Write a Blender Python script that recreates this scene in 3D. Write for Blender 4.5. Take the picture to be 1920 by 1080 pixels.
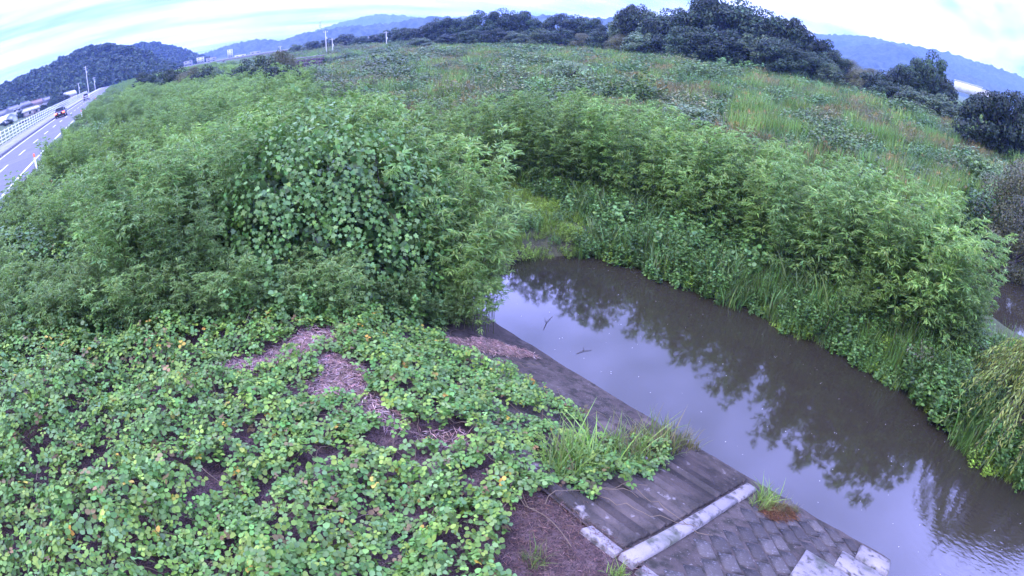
import bpy, math, random
import numpy as np

for o in list(bpy.data.objects):
    bpy.data.objects.remove(o)
random.seed(5)
RNG = np.random.default_rng(5)
sc = bpy.context.scene
COL = sc.collection
R = math.radians
# World axes: X = across the river bank (road on -X, stream on +X), Y = along the road, z = 0 is the water level.

# ------------------------------------------------------------------ camera
YAW = 40.5
cam_d = bpy.data.cameras.new('camera')
cam = bpy.data.objects.new('camera', cam_d); COL.objects.link(cam)
cam.location = (0, 0, 8.0)
cam.rotation_euler = (math.pi / 2 - 0.482, 0, R(-YAW))
cam_d.type = 'PANO'
cam_d.panorama_type = 'FISHEYE_LENS_POLYNOMIAL'
cam_d.sensor_width = 36.0
cam_d.sensor_fit = 'HORIZONTAL'
cam_d.fisheye_fov = R(170)
cam_d.fisheye_polynomial_k0 = 0.0
cam_d.fisheye_polynomial_k1 = -0.96 / 18.0
cam_d.fisheye_polynomial_k2 = 0.0
cam_d.fisheye_polynomial_k3 = 0.0
cam_d.fisheye_polynomial_k4 = 0.0
cam_d.clip_start = 0.1
cam_d.clip_end = 20000
sc.camera = cam

# ------------------------------------------------------------------ world, sun, exposure
SUN_EL, SUN_AZ = 56.0, 285.0      # azimuth clockwise from +Y
world = bpy.data.worlds.new('World'); sc.world = world
world.use_nodes = True
nt = world.node_tree; N = nt.nodes; L = nt.links
N.clear()
out = N.new('ShaderNodeOutputWorld')
bg = N.new('ShaderNodeBackground'); bg.inputs['Strength'].default_value = 0.15
sky = N.new('ShaderNodeTexSky'); sky.sky_type = 'NISHITA'; sky.sun_disc = False
sky.sun_elevation = R(SUN_EL); sky.sun_rotation = R(SUN_AZ)
sky.air_density = 1.3; sky.dust_density = 1.0; sky.ozone_density = 2.0
tc = N.new('ShaderNodeTexCoord')
sep = N.new('ShaderNodeSeparateXYZ'); L.new(tc.outputs['Generated'], sep.inputs[0])
zc = N.new('ShaderNodeMath'); zc.operation = 'ADD'; zc.inputs[1].default_value = 0.12; L.new(sep.outputs['Z'], zc.inputs[0])
dv = N.new('ShaderNodeVectorMath'); dv.operation = 'DIVIDE'; L.new(tc.outputs['Generated'], dv.inputs[0])
cb = N.new('ShaderNodeCombineXYZ')
for i in range(3): L.new(zc.outputs[0], cb.inputs[i])
L.new(cb.outputs[0], dv.inputs[1])
ns = N.new('ShaderNodeTexNoise'); ns.inputs['Scale'].default_value = 0.9; ns.inputs['Detail'].default_value = 4; ns.inputs['Roughness'].default_value = 0.55
L.new(dv.outputs[0], ns.inputs['Vector'])
cr = N.new('ShaderNodeMapRange'); cr.inputs['From Min'].default_value = 0.33; cr.inputs['From Max'].default_value = 0.62
cr.inputs['To Min'].default_value = 0.15; cr.inputs['To Max'].default_value = 1.0
L.new(ns.outputs['Fac'], cr.inputs['Value'])
cl = N.new('ShaderNodeMix'); cl.data_type = 'RGBA'
L.new(cr.outputs[0], cl.inputs['Factor']); L.new(sky.outputs[0], cl.inputs['A'])
hr = N.new('ShaderNodeMapRange'); hr.interpolation_type = 'SMOOTHSTEP'; hr.inputs['From Min'].default_value = 0.14; hr.inputs['From Max'].default_value = 0.48
L.new(sep.outputs['Z'], hr.inputs['Value'])          # thick white cloud low down, thinner and bluer cloud overhead
hc = N.new('ShaderNodeMix'); hc.data_type = 'RGBA'; L.new(hr.outputs[0], hc.inputs['Factor'])
hc.inputs['A'].default_value = (6.8, 7.4, 9.6, 1); hc.inputs['B'].default_value = (12.8, 13.9, 35.0, 1)
L.new(hc.outputs['Result'], cl.inputs['B'])
mp_ = N.new('ShaderNodeMapping'); mp_.inputs['Scale'].default_value = (.8, 2.4, 1.0); mp_.inputs['Rotation'].default_value = (0, 0, R(35)); mp_.inputs['Location'].default_value = (11.1, 5.7, 0.0); L.new(dv.outputs[0], mp_.inputs['Vector'])
n2 = N.new('ShaderNodeTexNoise'); n2.inputs['Scale'].default_value = .55; n2.inputs['Detail'].default_value = 4; L.new(mp_.outputs[0], n2.inputs['Vector'])
r2 = N.new('ShaderNodeMapRange'); r2.inputs['From Min'].default_value = .40; r2.inputs['From Max'].default_value = .64; r2.inputs['To Max'].default_value = .96; L.new(n2.outputs['Fac'], r2.inputs['Value'])
c2 = N.new('ShaderNodeMix'); c2.data_type = 'RGBA'; fz = N.new('ShaderNodeMapRange'); fz.inputs['From Min'].default_value = .24; fz.inputs['From Max'].default_value = .5; fz.inputs['To Min'].default_value = 1.0; fz.inputs['To Max'].default_value = 0.0
L.new(sep.outputs['Z'], fz.inputs['Value']); ml = N.new('ShaderNodeMath'); ml.operation = 'MULTIPLY'; L.new(r2.outputs[0], ml.inputs[0]); L.new(fz.outputs[0], ml.inputs[1]); L.new(ml.outputs[0], c2.inputs['Factor']); L.new(cl.outputs['Result'], c2.inputs['A']); c2.inputs['B'].default_value = (1.75, 2.75, 3.4, 1)
L.new(c2.outputs['Result'], bg.inputs['Color']); L.new(bg.outputs[0], out.inputs[0])

sun_d = bpy.data.lights.new('sun', 'SUN'); sun_d.energy = 1.1; sun_d.angle = R(25); sun_d.color = (1.0, 0.97, 0.93)
sun = bpy.data.objects.new('sun', sun_d); COL.objects.link(sun)
sun.rotation_euler = (R(90 - SUN_EL), 0, R(180 - SUN_AZ))
sc.view_settings.view_transform = 'Standard'; sc.view_settings.look = 'None'
sc.view_settings.gamma = 1.0; sc.view_settings.exposure = 1.25; sc.view_settings.use_curve_mapping = False
sc.cycles.max_bounces = 6; sc.cycles.diffuse_bounces = 3; sc.cycles.glossy_bounces = 3; sc.cycles.transmission_bounces = 3
sc.cycles.volume_bounces = 1; sc.cycles.transparent_max_bounces = 4
sc.cycles.use_adaptive_sampling = True; sc.cycles.use_denoising = True
sc.cycles.caustics_reflective = False; sc.cycles.caustics_refractive = False

# ------------------------------------------------------------------ terrain function
#TERRAIN
def fnoise(x, y, scale, seed, octaves=3):
    """smooth noise in about -1..1 from a sum of rotated waves"""
    r = np.random.default_rng(seed)
    x = np.asarray(x, float); y = np.asarray(y, float)
    v = np.zeros(np.broadcast(x, y).shape); amp = 1.0; tot = 0.0; f = 2 * math.pi / scale
    for o in range(octaves):
        for k in range(4):
            a = r.uniform(0, 2 * math.pi); ff = f * r.uniform(0.7, 1.35); ph = r.uniform(0, 6.28)
            v = v + amp * np.sin((x * math.cos(a) + y * math.sin(a)) * ff + ph + 1.3 * np.sin((x * math.sin(a) - y * math.cos(a)) * ff * 0.7 + ph * 2))
        tot += amp * 2.0; amp *= 0.5; f *= 2.1
    return v / tot

def sstep(a, b, x):
    t = np.clip((np.asarray(x, float) - a) / (b - a), 0, 1)
    return t * t * (3 - 2 * t)

PX = [-900, -60, -24, -17.8, -15.8, -6.1, -4.6, 3.2, 3.45, 8.1, 9.2, 13.9, 14.6, 15.4, 20, 30, 70, 110, 170, 400, 900]
PZ = [2.6, 2.6, 2.4, 4.15, 4.22, 4.22, 3.95, 2.43, 2.325, 0.0, -.6, -.6, 0.0, .55, .8, 1.0, 2.4, 3.6, 3.8, 2.0, 1.5]
def H(X, Y):
    X = np.asarray(X, float); Y = np.asarray(Y, float)
    Xs = X + 1.9 * sstep(0.2, -3.2, Y) * sstep(10.0, 12.5, X) - 0.35 * fnoise(X * 0, Y, 5.0, 3) * sstep(11, 13, X) * sstep(19, 16, X)
    z = np.interp(Xs, PX, PZ)
    cut = sstep(-1.45, -1.75, Y) * sstep(5.6, 6.1, X) * (X < 10)       # the revetment ends here, open water beyond
    z = z * (1 - cut) - .6 * cut
    # head of the pool: the stream bed rises into a low grassy flat
    head = sstep(11.6, 14.2, Y + 0.5 * fnoise(X, Y * 0, 4.0, 8) + 0.45 * (X - 12) * sstep(12, 15, X))
    z = np.where((X > 6.0) & (X < 16), np.maximum(z, np.where(head > 0, -0.6 + 1.2 * head, -9)), z)
    # side channel behind the far bank
    ch = sstep(20.0, 21.8, X) * sstep(34.5, 31.5, X) * sstep(3.0, 0.0, Y)
    z = z * (1 - ch) + (-0.6) * ch
    # bend of the big river far upstream
    d = np.sqrt(((X - 44) / 14.0) ** 2 + ((Y - 133) / 17.0) ** 2)
    rv = sstep(1.25, 0.85, d)
    z = z * (1 - rv) + (-0.8) * rv
    rough = sstep(-6.0, -5.0, X) * (1 - sstep(3.1, 3.3, X)) + sstep(15.0, 17.0, X) + sstep(-17.8, -19, X)
    z = z + rough * (0.07 * fnoise(X, Y, 2.2, 21) + 0.18 * fnoise(X, Y, 14, 22))
    return z
#ENDTERRAIN

# ------------------------------------------------------------------ mesh helpers
def make_mesh(name, V, F, cols=None, smooth=False, mats=(), midx=None):
    """V (n,3), F list of index arrays (each (m,k)); cols (n,3) stored as point colour 'Col'"""
    me = bpy.data.meshes.new(name)
    V = np.ascontiguousarray(V, dtype=np.float32)
    if isinstance(F, np.ndarray): F = [F]
    F = [np.asarray(f, dtype=np.int32) for f in F if len(f)]
    me.vertices.add(len(V)); me.vertices.foreach_set('co', V.ravel())
    nl = sum(f.size for f in F); npoly = sum(len(f) for f in F)
    me.loops.add(nl); me.polygons.add(npoly)
    me.loops.foreach_set('vertex_index', np.concatenate([f.ravel() for f in F]))
    sizes = np.concatenate([np.full(len(f), f.shape[1], np.int32) for f in F])
    me.polygons.foreach_set('loop_start', np.concatenate([[0], np.cumsum(sizes)[:-1]]).astype(np.int32))
    if smooth: me.polygons.foreach_set('use_smooth', np.ones(npoly, bool))
    if cols is not None:
        a = me.color_attributes.new('Col', 'FLOAT_COLOR', 'POINT')
        c4 = np.ones((len(V), 4), np.float32); c4[:, :3] = cols
        a.data.foreach_set('color', c4.ravel())
    for m in mats: me.materials.append(m)
    if midx is not None: me.polygons.foreach_set('material_index', np.asarray(midx, np.int32))
    me.update(calc_edges=True); me.validate()
    return me

class MB:
    """collects shapes into one mesh"""
    def __init__(s): s.V = []; s.F = {}; s.C = []; s.n = 0
    def add(s, V, F, col=(1, 1, 1)):
        V = np.asarray(V, float); F = np.asarray(F, int)
        s.F.setdefault(F.shape[1], []).append(F + s.n)
        s.V.append(V); c = np.asarray(col, float)
        s.C.append(np.broadcast_to(c, (len(V), 3))); s.n += len(V)
        return s
    def box(s, c, d, rz=0.0, col=(1, 1, 1), bevel=0.0):
        x, y, z = [v / 2 for v in d]
        if bevel:
            b = min(bevel, x * .9, y * .9, z * .9); P = []
            for (ix, iy, iz) in ((x - b, y - b, -z), (x, y, -z + b), (x, y, z - b), (x - b, y - b, z)):
                P += [(-ix, -iy, iz), (ix, -iy, iz), (ix, iy, iz), (-ix, iy, iz)]
            Fs = [(3, 2, 1, 0), (12, 13, 14, 15)]
            for k in range(3):
                for j in range(4):
                    a = k * 4 + j; b2 = k * 4 + (j + 1) % 4; Fs.append((a, b2, b2 + 4, a + 4))
        else:
            P = [(-x, -y, -z), (x, -y, -z), (x, y, -z), (-x, y, -z), (-x, -y, z), (x, -y, z), (x, y, z), (-x, y, z)]
            Fs = [(3, 2, 1, 0), (4, 5, 6, 7), (0, 1, 5, 4), (1, 2, 6, 5), (2, 3, 7, 6), (3, 0, 4, 7)]
        P = np.array(P); ca, sa = math.cos(rz), math.sin(rz)
        Q = np.stack([P[:, 0] * ca - P[:, 1] * sa + c[0], P[:, 0] * sa + P[:, 1] * ca + c[1], P[:, 2] + c[2]], 1)
        return s.add(Q, Fs, col)
    def tube(s, pts, rad, n=6, col=(1, 1, 1), cap=True):
        pts = np.asarray(pts, float); rad = np.broadcast_to(np.asarray(rad, float), (len(pts),))
        V = []; up = np.array([0.13, 0.2, 0.97])
        for i, p in enumerate(pts):
            t = pts[min(i + 1, len(pts) - 1)] - pts[max(i - 1, 0)]; t = t / (np.linalg.norm(t) + 1e-9)
            u = np.cross(t, up); u /= (np.linalg.norm(u) + 1e-9) or 1; v = np.cross(t, u)
            if np.linalg.norm(u) < 0.5: u = np.array([1., 0, 0]); v = np.cross(t, u)
            for k in range(n):
                a = 2 * math.pi * k / n; V.append(p + rad[i] * (math.cos(a) * u + math.sin(a) * v))
        Fs = [(i * n + k, i * n + (k + 1) % n, (i + 1) * n + (k + 1) % n, (i + 1) * n + k) for i in range(len(pts) - 1) for k in range(n)]
        s.add(V, Fs, col)
        if cap:
            m = len(pts) * n
            s.F.setdefault(n, []).append(np.array([[s.n - n + k for k in range(n)]]))
        return s
    def mesh(s, name, m, smooth=False):
        return make_mesh(name, np.concatenate(s.V), [np.concatenate(f) for f in s.F.values()], np.concatenate(s.C), smooth, [m])
    def obj(s, name, m, parent=None, smooth=False):
        return link(name, s.mesh(name, m, smooth), parent)

def link(name, me, parent=None):
    o = bpy.data.objects.new(name, me); COL.objects.link(o)
    if parent is not None: o.parent = parent
    return o
def tag(o, label=None, cat=None, group=None, kind=None):
    if label: o['label'] = label
    if cat: o['category'] = cat
    if group: o['group'] = group
    if kind: o['kind'] = kind
    return o
def empty(name, loc=(0, 0, 0), rz=0.0):
    o = bpy.data.objects.new(name, None); COL.objects.link(o)
    o.location = loc; o.rotation_euler = (0, 0, rz); o.empty_display_size = 0.2
    return o
def at(az, dist, z=None):
    """point at a bearing from the viewing direction (deg) and ground distance"""
    a = R(az + YAW); X = dist * math.sin(a); Y = dist * math.cos(a)
    return (X, Y, float(H(X, Y)) if z is None else z)
def unit(a): return a / (np.linalg.norm(a, axis=-1, keepdims=True) + 1e-9)
def frames(direc, normal):
    """rotation matrices whose y axis is direc and z axis about normal"""
    y = unit(direc); x = unit(np.cross(y, normal)); z = np.cross(x, y)
    return np.stack([x, y, z], axis=-1)
def scatter(tv, tf, Rm, pos, scl, col):
    """copy a template (tv, tf) to every frame; one colour per copy"""
    n = len(pos); scl = np.asarray(scl, float)
    if scl.ndim == 1: scl = scl[:, None]
    P = np.einsum('nij,nvj->nvi', Rm, tv[None] * scl[:, None, :]) + pos[:, None, :]
    F = (tf[None] + (np.arange(n) * len(tv))[:, None, None]).reshape(-1, tf.shape[1])
    return P.reshape(-1, 3), F, np.repeat(np.asarray(col, float), len(tv), axis=0)
def jcol(base, n, v=0.2, h=0.12, rng=RNG):
    """n copies of a base colour with natural leaf to leaf variation"""
    base = np.asarray(base, float)
    c = base[None] * np.exp(rng.normal(0, v, (n, 1))) * np.exp(rng.normal(0, h, (n, 3)) * np.array([1, .35, .9]))
    return np.clip(c, 0, 1)

# ------------------------------------------------------------------ materials
def pmat(name, col=(.5, .5, .5), rough=.6, spec=.5, noise=None, bump=None, metal=0.0, emit=None, col_attr=False, coords='Object'):
    m = bpy.data.materials.new(name); m.use_nodes = True
    t = m.node_tree; b = t.nodes['Principled BSDF']
    b.inputs['Roughness'].default_value = rough; b.inputs['Metallic'].default_value = metal
    b.inputs['Specular IOR Level'].default_value = spec
    b.inputs['Base Color'].default_value = (*col, 1)
    src = None
    if col_attr:
        a = t.nodes.new('ShaderNodeAttribute'); a.attribute_name = 'Col'; src = a.outputs['Color']
    tcn = None
    if noise or bump:
        tcn = t.nodes.new('ShaderNodeTexCoord')
    for (col2, scale, lo, hi) in (noise or []):
        nn = t.nodes.new('ShaderNodeTexNoise'); nn.inputs['Scale'].default_value = scale; nn.inputs['Detail'].default_value = 6
        t.links.new(tcn.outputs[coords], nn.inputs['Vector'])
        mr = t.nodes.new('ShaderNodeMapRange'); mr.inputs['From Min'].default_value = lo; mr.inputs['From Max'].default_value = hi
        t.links.new(nn.outputs['Fac'], mr.inputs['Value'])
        mx = t.nodes.new('ShaderNodeMix'); mx.data_type = 'RGBA'
        t.links.new(mr.outputs[0], mx.inputs['Factor'])
        if src is None: mx.inputs['A'].default_value = (*col, 1)
        else: t.links.new(src, mx.inputs['A'])
        mx.inputs['B'].default_value = (*col2, 1); src = mx.outputs['Result']
    if src is not None: t.links.new(src, b.inputs['Base Color'])
    if bump:
        scale, strength, dist = bump
        nn = t.nodes.new('ShaderNodeTexNoise'); nn.inputs['Scale'].default_value = scale; nn.inputs['Detail'].default_value = 8
        t.links.new(tcn.outputs[coords], nn.inputs['Vector'])
        bp = t.nodes.new('ShaderNodeBump'); bp.inputs['Strength'].default_value = strength; bp.inputs['Distance'].default_value = dist
        t.links.new(nn.outputs['Fac'], bp.inputs['Height']); t.links.new(bp.outputs[0], b.inputs['Normal'])
    if emit:
        b.inputs['Emission Color'].default_value = (*emit[0], 1); b.inputs['Emission Strength'].default_value = emit[1]
    return m

def leafmat(name, rough=.5, spec=.4, trans=.25, var=.35, tint=(1.04, 1.18, .68)):
    """leaf: point colour varied a little from plant to plant, some light passes through"""
    m = bpy.data.materials.new(name); m.use_nodes = True
    t = m.node_tree; b = t.nodes['Principled BSDF']; o = t.nodes['Material Output']
    a = t.nodes.new('ShaderNodeAttribute'); a.attribute_name = 'Col'
    oi = t.nodes.new('ShaderNodeObjectInfo')
    mr = t.nodes.new('ShaderNodeMapRange'); mr.inputs['To Min'].default_value = 1 - var; mr.inputs['To Max'].default_value = 1 + var
    t.links.new(oi.outputs['Random'], mr.inputs['Value'])
    vm = t.nodes.new('ShaderNodeVectorMath'); vm.operation = 'SCALE'
    t.links.new(a.outputs['Color'], vm.inputs[0]); t.links.new(mr.outputs[0], vm.inputs['Scale'])
    tm = t.nodes.new('ShaderNodeVectorMath'); tm.operation = 'MULTIPLY'; tm.inputs[1].default_value = tint
    t.links.new(vm.outputs[0], tm.inputs[0])
    t.links.new(tm.outputs[0], b.inputs['Base Color'])
    b.inputs['Roughness'].default_value = rough; b.inputs['Specular IOR Level'].default_value = spec
    if trans > 0:
        tr = t.nodes.new('ShaderNodeBsdfTranslucent'); t.links.new(tm.outputs[0], tr.inputs['Color'])
        mx = t.nodes.new('ShaderNodeMixShader'); mx.inputs[0].default_value = trans
        t.links.new(b.outputs[0], mx.inputs[1]); t.links.new(tr.outputs[0], mx.inputs[2]); t.links.new(mx.outputs[0], o.inputs[0])
    return m

M = {}
M['asphalt'] = pmat('asphalt', (.085, .085, .09), .8, .3, [((.11, .11, .115), .6, .4, .7), ((.06, .06, .064), 9, .5, .75)], (60, .2, .01))
M['paint'] = pmat('road_paint', (.62, .62, .62), .6, .4, [((.3, .3, .31), 3, .55, .75)])
M['pave'] = pmat('pavement_concrete', (.3, .3, .3), .8, .3, [((.2, .2, .2), 1.2, .4, .7)])
M['kerb'] = pmat('kerb_concrete_shadow_toned', (.1, .1, .11), .85, .3, [((.18, .18, .18), 2, .45, .7)])  # dark base colour paints in the shadow line along the kerb
M['concrete'] = pmat('concrete', (.26, .23, .205), .85, .3, [((.20, .18, .165), 2.2, .42, .62), ((.07, .065, .05), 6, .52, .66), ((.055, .065, .03), 1.3, .58, .72)], (26, .7, .04))
M['moss_conc'] = pmat('mossy_concrete', (.062, .048, .038), .9, .25, [((.10, .08, .064), 1.6, .45, .7), ((.030, .027, .018), 5, .46, .64), ((.17, .15, .13), 22, .63, .72)], (18, .8, .05))
M['block'] = pmat('block_concrete', (.068, .058, .048), .85, .3, [((.028, .026, .022), 1.4, .46, .62), ((.14, .128, .124), 11, .58, .74)], (30, .6, .03), coords='Generated')
def vary(m, lo, hi):
    t = m.node_tree; b = t.nodes['Principled BSDF']; src = b.inputs['Base Color'].links[0].from_socket
    oi = t.nodes.new('ShaderNodeObjectInfo'); mr = t.nodes.new('ShaderNodeMapRange'); mr.inputs['To Min'].default_value = lo; mr.inputs['To Max'].default_value = hi
    t.links.new(oi.outputs['Random'], mr.inputs['Value']); v = t.nodes.new('ShaderNodeVectorMath'); v.operation = 'SCALE'
    t.links.new(src, v.inputs[0]); t.links.new(mr.outputs[0], v.inputs['Scale']); t.links.new(v.outputs[0], b.inputs['Base Color']); return m
M['board'] = vary(pmat('weathered_board_concrete', (.080, .062, .048), .9, .25, [((.036, .030, .022), 1.8, .40, .60), ((.20, .175, .155), 4.5, .62, .72)], (18, .8, .05)), .55, 1.5)
vary(M['block'], .6, 1.5)
M['white'] = pmat('white_painted_steel', (.72, .72, .72), .5, .5, [((.55, .55, .54), 4, .5, .7)])
M['steel'] = pmat('galvanised_steel', (.42, .43, .44), .5, .5, metal=.3)
M['pole'] = pmat('pole_concrete', (.45, .44, .43), .8, .3)
M['bark'] = pmat('bark', (.09, .075, .06), .9, .2, [((.05, .042, .035), 8, .4, .6)], (20, .6, .03))
M['dark'] = pmat('dark_rubber', (.02, .02, .02), .7, .4)
M['glass'] = pmat('dark_glass', (.03, .035, .045), .08, .6)

# ================================================================== ground, water, road
def axis(lo, a, b, hi, step, grow=1.16):
    mid = list(np.arange(a, b + 1e-6, step)); l = []; x = a; st = step
    while x > lo: st *= grow; x -= st; l.append(max(x, lo))
    r = []; x = b; st = step
    while x < hi: st *= grow; x += st; r.append(min(x, hi))
    return np.array(l[::-1] + mid + r)
gx = axis(-3600, -22, 36, 3600, .34); gy = axis(-300, -13, 34, 4200, .34)
gx = np.unique(np.concatenate([gx, [-17.8, -15.8, -6.1, -4.6]]))
GX, GY = np.meshgrid(gx, gy)
GZ = H(GX, GY)
nx, ny = len(gx), len(gy)
idx = np.arange(nx * ny).reshape(ny, nx)
F = np.stack([idx[:-1, :-1], idx[:-1, 1:], idx[1:, 1:], idx[1:, :-1]], -1).reshape(-1, 4)
def ground_material():
    m = bpy.data.materials.new('ground_soil'); m.use_nodes = True; t = m.node_tree; b = t.nodes['Principled BSDF']
    g = t.nodes.new('ShaderNodeNewGeometry')
    def noise(scale, lo, hi):
        n = t.nodes.new('ShaderNodeTexNoise'); n.inputs['Scale'].default_value = scale; n.inputs['Detail'].default_value = 8
        t.links.new(g.outputs['Position'], n.inputs['Vector'])
        mr = t.nodes.new('ShaderNodeMapRange'); mr.inputs['From Min'].default_value = lo; mr.inputs['From Max'].default_value = hi
        t.links.new(n.outputs['Fac'], mr.inputs['Value']); return mr.outputs[0]
    def mix(f, a, bb):
        x = t.nodes.new('ShaderNodeMix'); x.data_type = 'RGBA'; t.links.new(f, x.inputs['Factor'])
        for s, v in (('A', a), ('B', bb)):
            if isinstance(v, tuple): x.inputs[s].default_value = (*v, 1)
            else: t.links.new(v, x.inputs[s])
        return x.outputs['Result']
    litter = mix(noise(7, .4, .65), (.062, .037, .032), (.125, .082, .070))
    litter = mix(noise(38, .46, .64), litter, (.028, .021, .018))
    meadow = mix(noise(.25, .4, .62), (.06, .095, .03), (.10, .125, .045))
    meadow = mix(noise(3, .5, .7), meadow, (.05, .06, .03))
    vl = t.nodes.new('ShaderNodeVectorMath'); vl.operation = 'LENGTH'; t.links.new(g.outputs['Position'], vl.inputs[0])
    mr = t.nodes.new('ShaderNodeMapRange'); mr.inputs['From Min'].default_value = 12; mr.inputs['From Max'].default_value = 24
    t.links.new(vl.outputs['Value'], mr.inputs['Value'])
    t.links.new(mix(mr.outputs[0], litter, meadow), b.inputs['Base Color'])
    b.inputs['Roughness'].default_value = .95; b.inputs['Specular IOR Level'].default_value = .15
    n = t.nodes.new('ShaderNodeTexNoise'); n.inputs['Scale'].default_value = 22; n.inputs['Detail'].default_value = 8
    t.links.new(g.outputs['Position'], n.inputs['Vector'])
    bp = t.nodes.new('ShaderNodeBump'); bp.inputs['Strength'].default_value = .9; bp.inputs['Distance'].default_value = .06
    t.links.new(n.outputs['Fac'], bp.inputs['Height']); t.links.new(bp.outputs[0], b.inputs['Normal'])
    return m
M['ground'] = ground_material()
ground = link('ground', make_mesh('ground', np.stack([GX, GY, GZ], -1).reshape(-1, 3), F, None, True, [M['ground']]))
tag(ground, 'brown soil and grassy flood plain under all the plants', 'ground', kind='structure')

def water_material():
    m = bpy.data.materials.new('murky_water'); m.use_nodes = True; t = m.node_tree; b = t.nodes['Principled BSDF']
    b.inputs['Base Color'].default_value = (.026, .022, .013, 1); b.inputs['Roughness'].default_value = .05; b.inputs['IOR'].default_value = 1.75
    g = t.nodes.new('ShaderNodeNewGeometry')
    # slow swell over the pool, wind ripples where the wind reaches the near right corner
    n1 = t.nodes.new('ShaderNodeTexNoise'); n1.inputs['Scale'].default_value = 1.3; n1.inputs['Detail'].default_value = 2
    n2 = t.nodes.new('ShaderNodeTexNoise'); n2.inputs['Scale'].default_value = 5.5; n2.inputs['Detail'].default_value = 3
    mp = t.nodes.new('ShaderNodeMapping'); mp.inputs['Rotation'].default_value = (0, 0, R(25)); mp.inputs['Scale'].default_value = (1.9, .8, 1)
    t.links.new(g.outputs['Position'], mp.inputs['Vector']); t.links.new(mp.outputs[0], n2.inputs['Vector'])
    t.links.new(g.outputs['Position'], n1.inputs['Vector'])
    d = t.nodes.new('ShaderNodeVectorMath'); d.operation = 'DISTANCE'; d.inputs[1].default_value = (10.6, -4.6, 0)
    t.links.new(g.outputs['Position'], d.inputs[0])
    mr = t.nodes.new('ShaderNodeMapRange'); mr.inputs['From Min'].default_value = 3.6; mr.inputs['From Max'].default_value = 1.2
    mr.inputs['To Min'].default_value = 0.02; mr.inputs['To Max'].default_value = 1.0
    t.links.new(d.outputs['Value'], mr.inputs['Value'])
    mu = t.nodes.new('ShaderNodeMath'); mu.operation = 'MULTIPLY'; t.links.new(n2.outputs['Fac'], mu.inputs[0]); t.links.new(mr.outputs[0], mu.inputs[1])
    b1 = t.nodes.new('ShaderNodeBump'); b1.inputs['Strength'].default_value = .035; b1.inputs['Distance'].default_value = .05
    t.links.new(n1.outputs['Fac'], b1.inputs['Height'])
    b2 = t.nodes.new('ShaderNodeBump'); b2.inputs['Strength'].default_value = .5; b2.inputs['Distance'].default_value = .02
    t.links.new(mu.outputs[0], b2.inputs['Height']); t.links.new(b1.outputs[0], b2.inputs['Normal']); t.links.new(b2.outputs[0], b.inputs['Normal'])
    return m
M['water'] = water_material()
wx = np.linspace(6, 90, 9); wy = np.linspace(-120, 190, 12)
WX, WY = np.meshgrid(wx, wy); wi = np.arange(WX.size).reshape(WX.shape)
F = np.stack([wi[:-1, :-1], wi[:-1, 1:], wi[1:, 1:], wi[1:, :-1]], -1).reshape(-1, 4)
water = link('water', make_mesh('water', np.stack([WX, WY, WX * 0], -1).reshape(-1, 3), F, None, False, [M['water']]))
tag(water, 'calm murky brown stream water reflecting the pale sky', 'water', kind='structure')

ZR = 4.30                                        # road surface
Y0, Y1 = -40.0, 620.0
def strip(x0, x1, y0, y1, z, th=0.0, n=24):
    mb = MB(); ys = np.linspace(y0, y1, n)
    if th == 0:
        V = [(x, y, z) for y in ys for x in (x0, x1)]
        mb.add(V, [(2 * i, 2 * i + 1, 2 * i + 3, 2 * i + 2) for i in range(n - 1)])
    else:
        mb.box(((x0 + x1) / 2, (y0 + y1) / 2, z - th / 2), (x1 - x0, y1 - y0, th))
    return mb
road = strip(-12.4, -6.25, Y0, Y1, ZR).obj('road', M['asphalt'])
tag(road, 'straight grey two lane asphalt road on the embankment', 'road', kind='structure')
strip(-7.08, -6.92, Y0, Y1, ZR + .004).obj('edge_line', M['paint'], road)
strip(-12.0, -11.86, Y0, Y1, ZR + .004).obj('edge_line', M['paint'], road)
dash = strip(-9.74, -9.60, 0, 3.2, ZR + .004, n=2).mesh('centre_dash', M['paint'])
for k in range(24):
    o = link('centre_dash', dash, road); o.location = (0, 14 + k * 8.0, 0)
kerb = strip(-12.75, -12.4, Y0, Y1, ZR + .14, .30).obj('kerb', M['kerb'])
tag(kerb, 'concrete kerb along the far side of the road, its shadow put into the dark colour', 'kerb', kind='structure')
pav = strip(-15.7, -12.75, Y0, Y1, ZR + .135, .30).obj('pavement', M['pave'])
tag(pav, 'pale footway between road kerb and white railing', 'pavement', kind='structure')

# ================================================================== revetment of the near bank
def slope_z(X): return (8.1 - X) * 0.5
SL = math.atan(0.5); CSL, SSL = math.cos(SL), math.sin(SL)
def on_slope(u, y, n=0.0):
    """u metres down the slope from its top edge at X = 3.45, y along, n off the face"""
    u = np.asarray(u, float)
    return np.stack([3.45 + u * CSL + n * SSL + 0 * np.asarray(y, float), np.asarray(y, float) + 0 * u, 2.325 - u * SSL + n * CSL + 0 * np.asarray(y, float)], -1)
rev = empty('revetment', (0, 0, 0))
tag(rev, 'sloping concrete bank revetment of blocks and boards beside the water', 'revetment')
UL = (8.8 - 3.45) / CSL
us = np.linspace(0.0, UL, 40); ys = np.linspace(-1.5, 12.5, 80)
U, Yg = np.meshgrid(us, ys)
P = on_slope(U, Yg, 0.03 + 0.012 * fnoise(U, Yg, 1.4, 5)); gi = np.arange(U.size).reshape(U.shape)
F = np.stack([gi[:-1, :-1], gi[:-1, 1:], gi[1:, 1:], gi[1:, :-1]], -1).reshape(-1, 4)
o = link('slope_slab', make_mesh('slope_slab', P.reshape(-1, 3), F[:, ::-1], None, True, [M['moss_conc']]), rev)
o['label'] = 'dark mossy concrete slope face'
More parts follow.
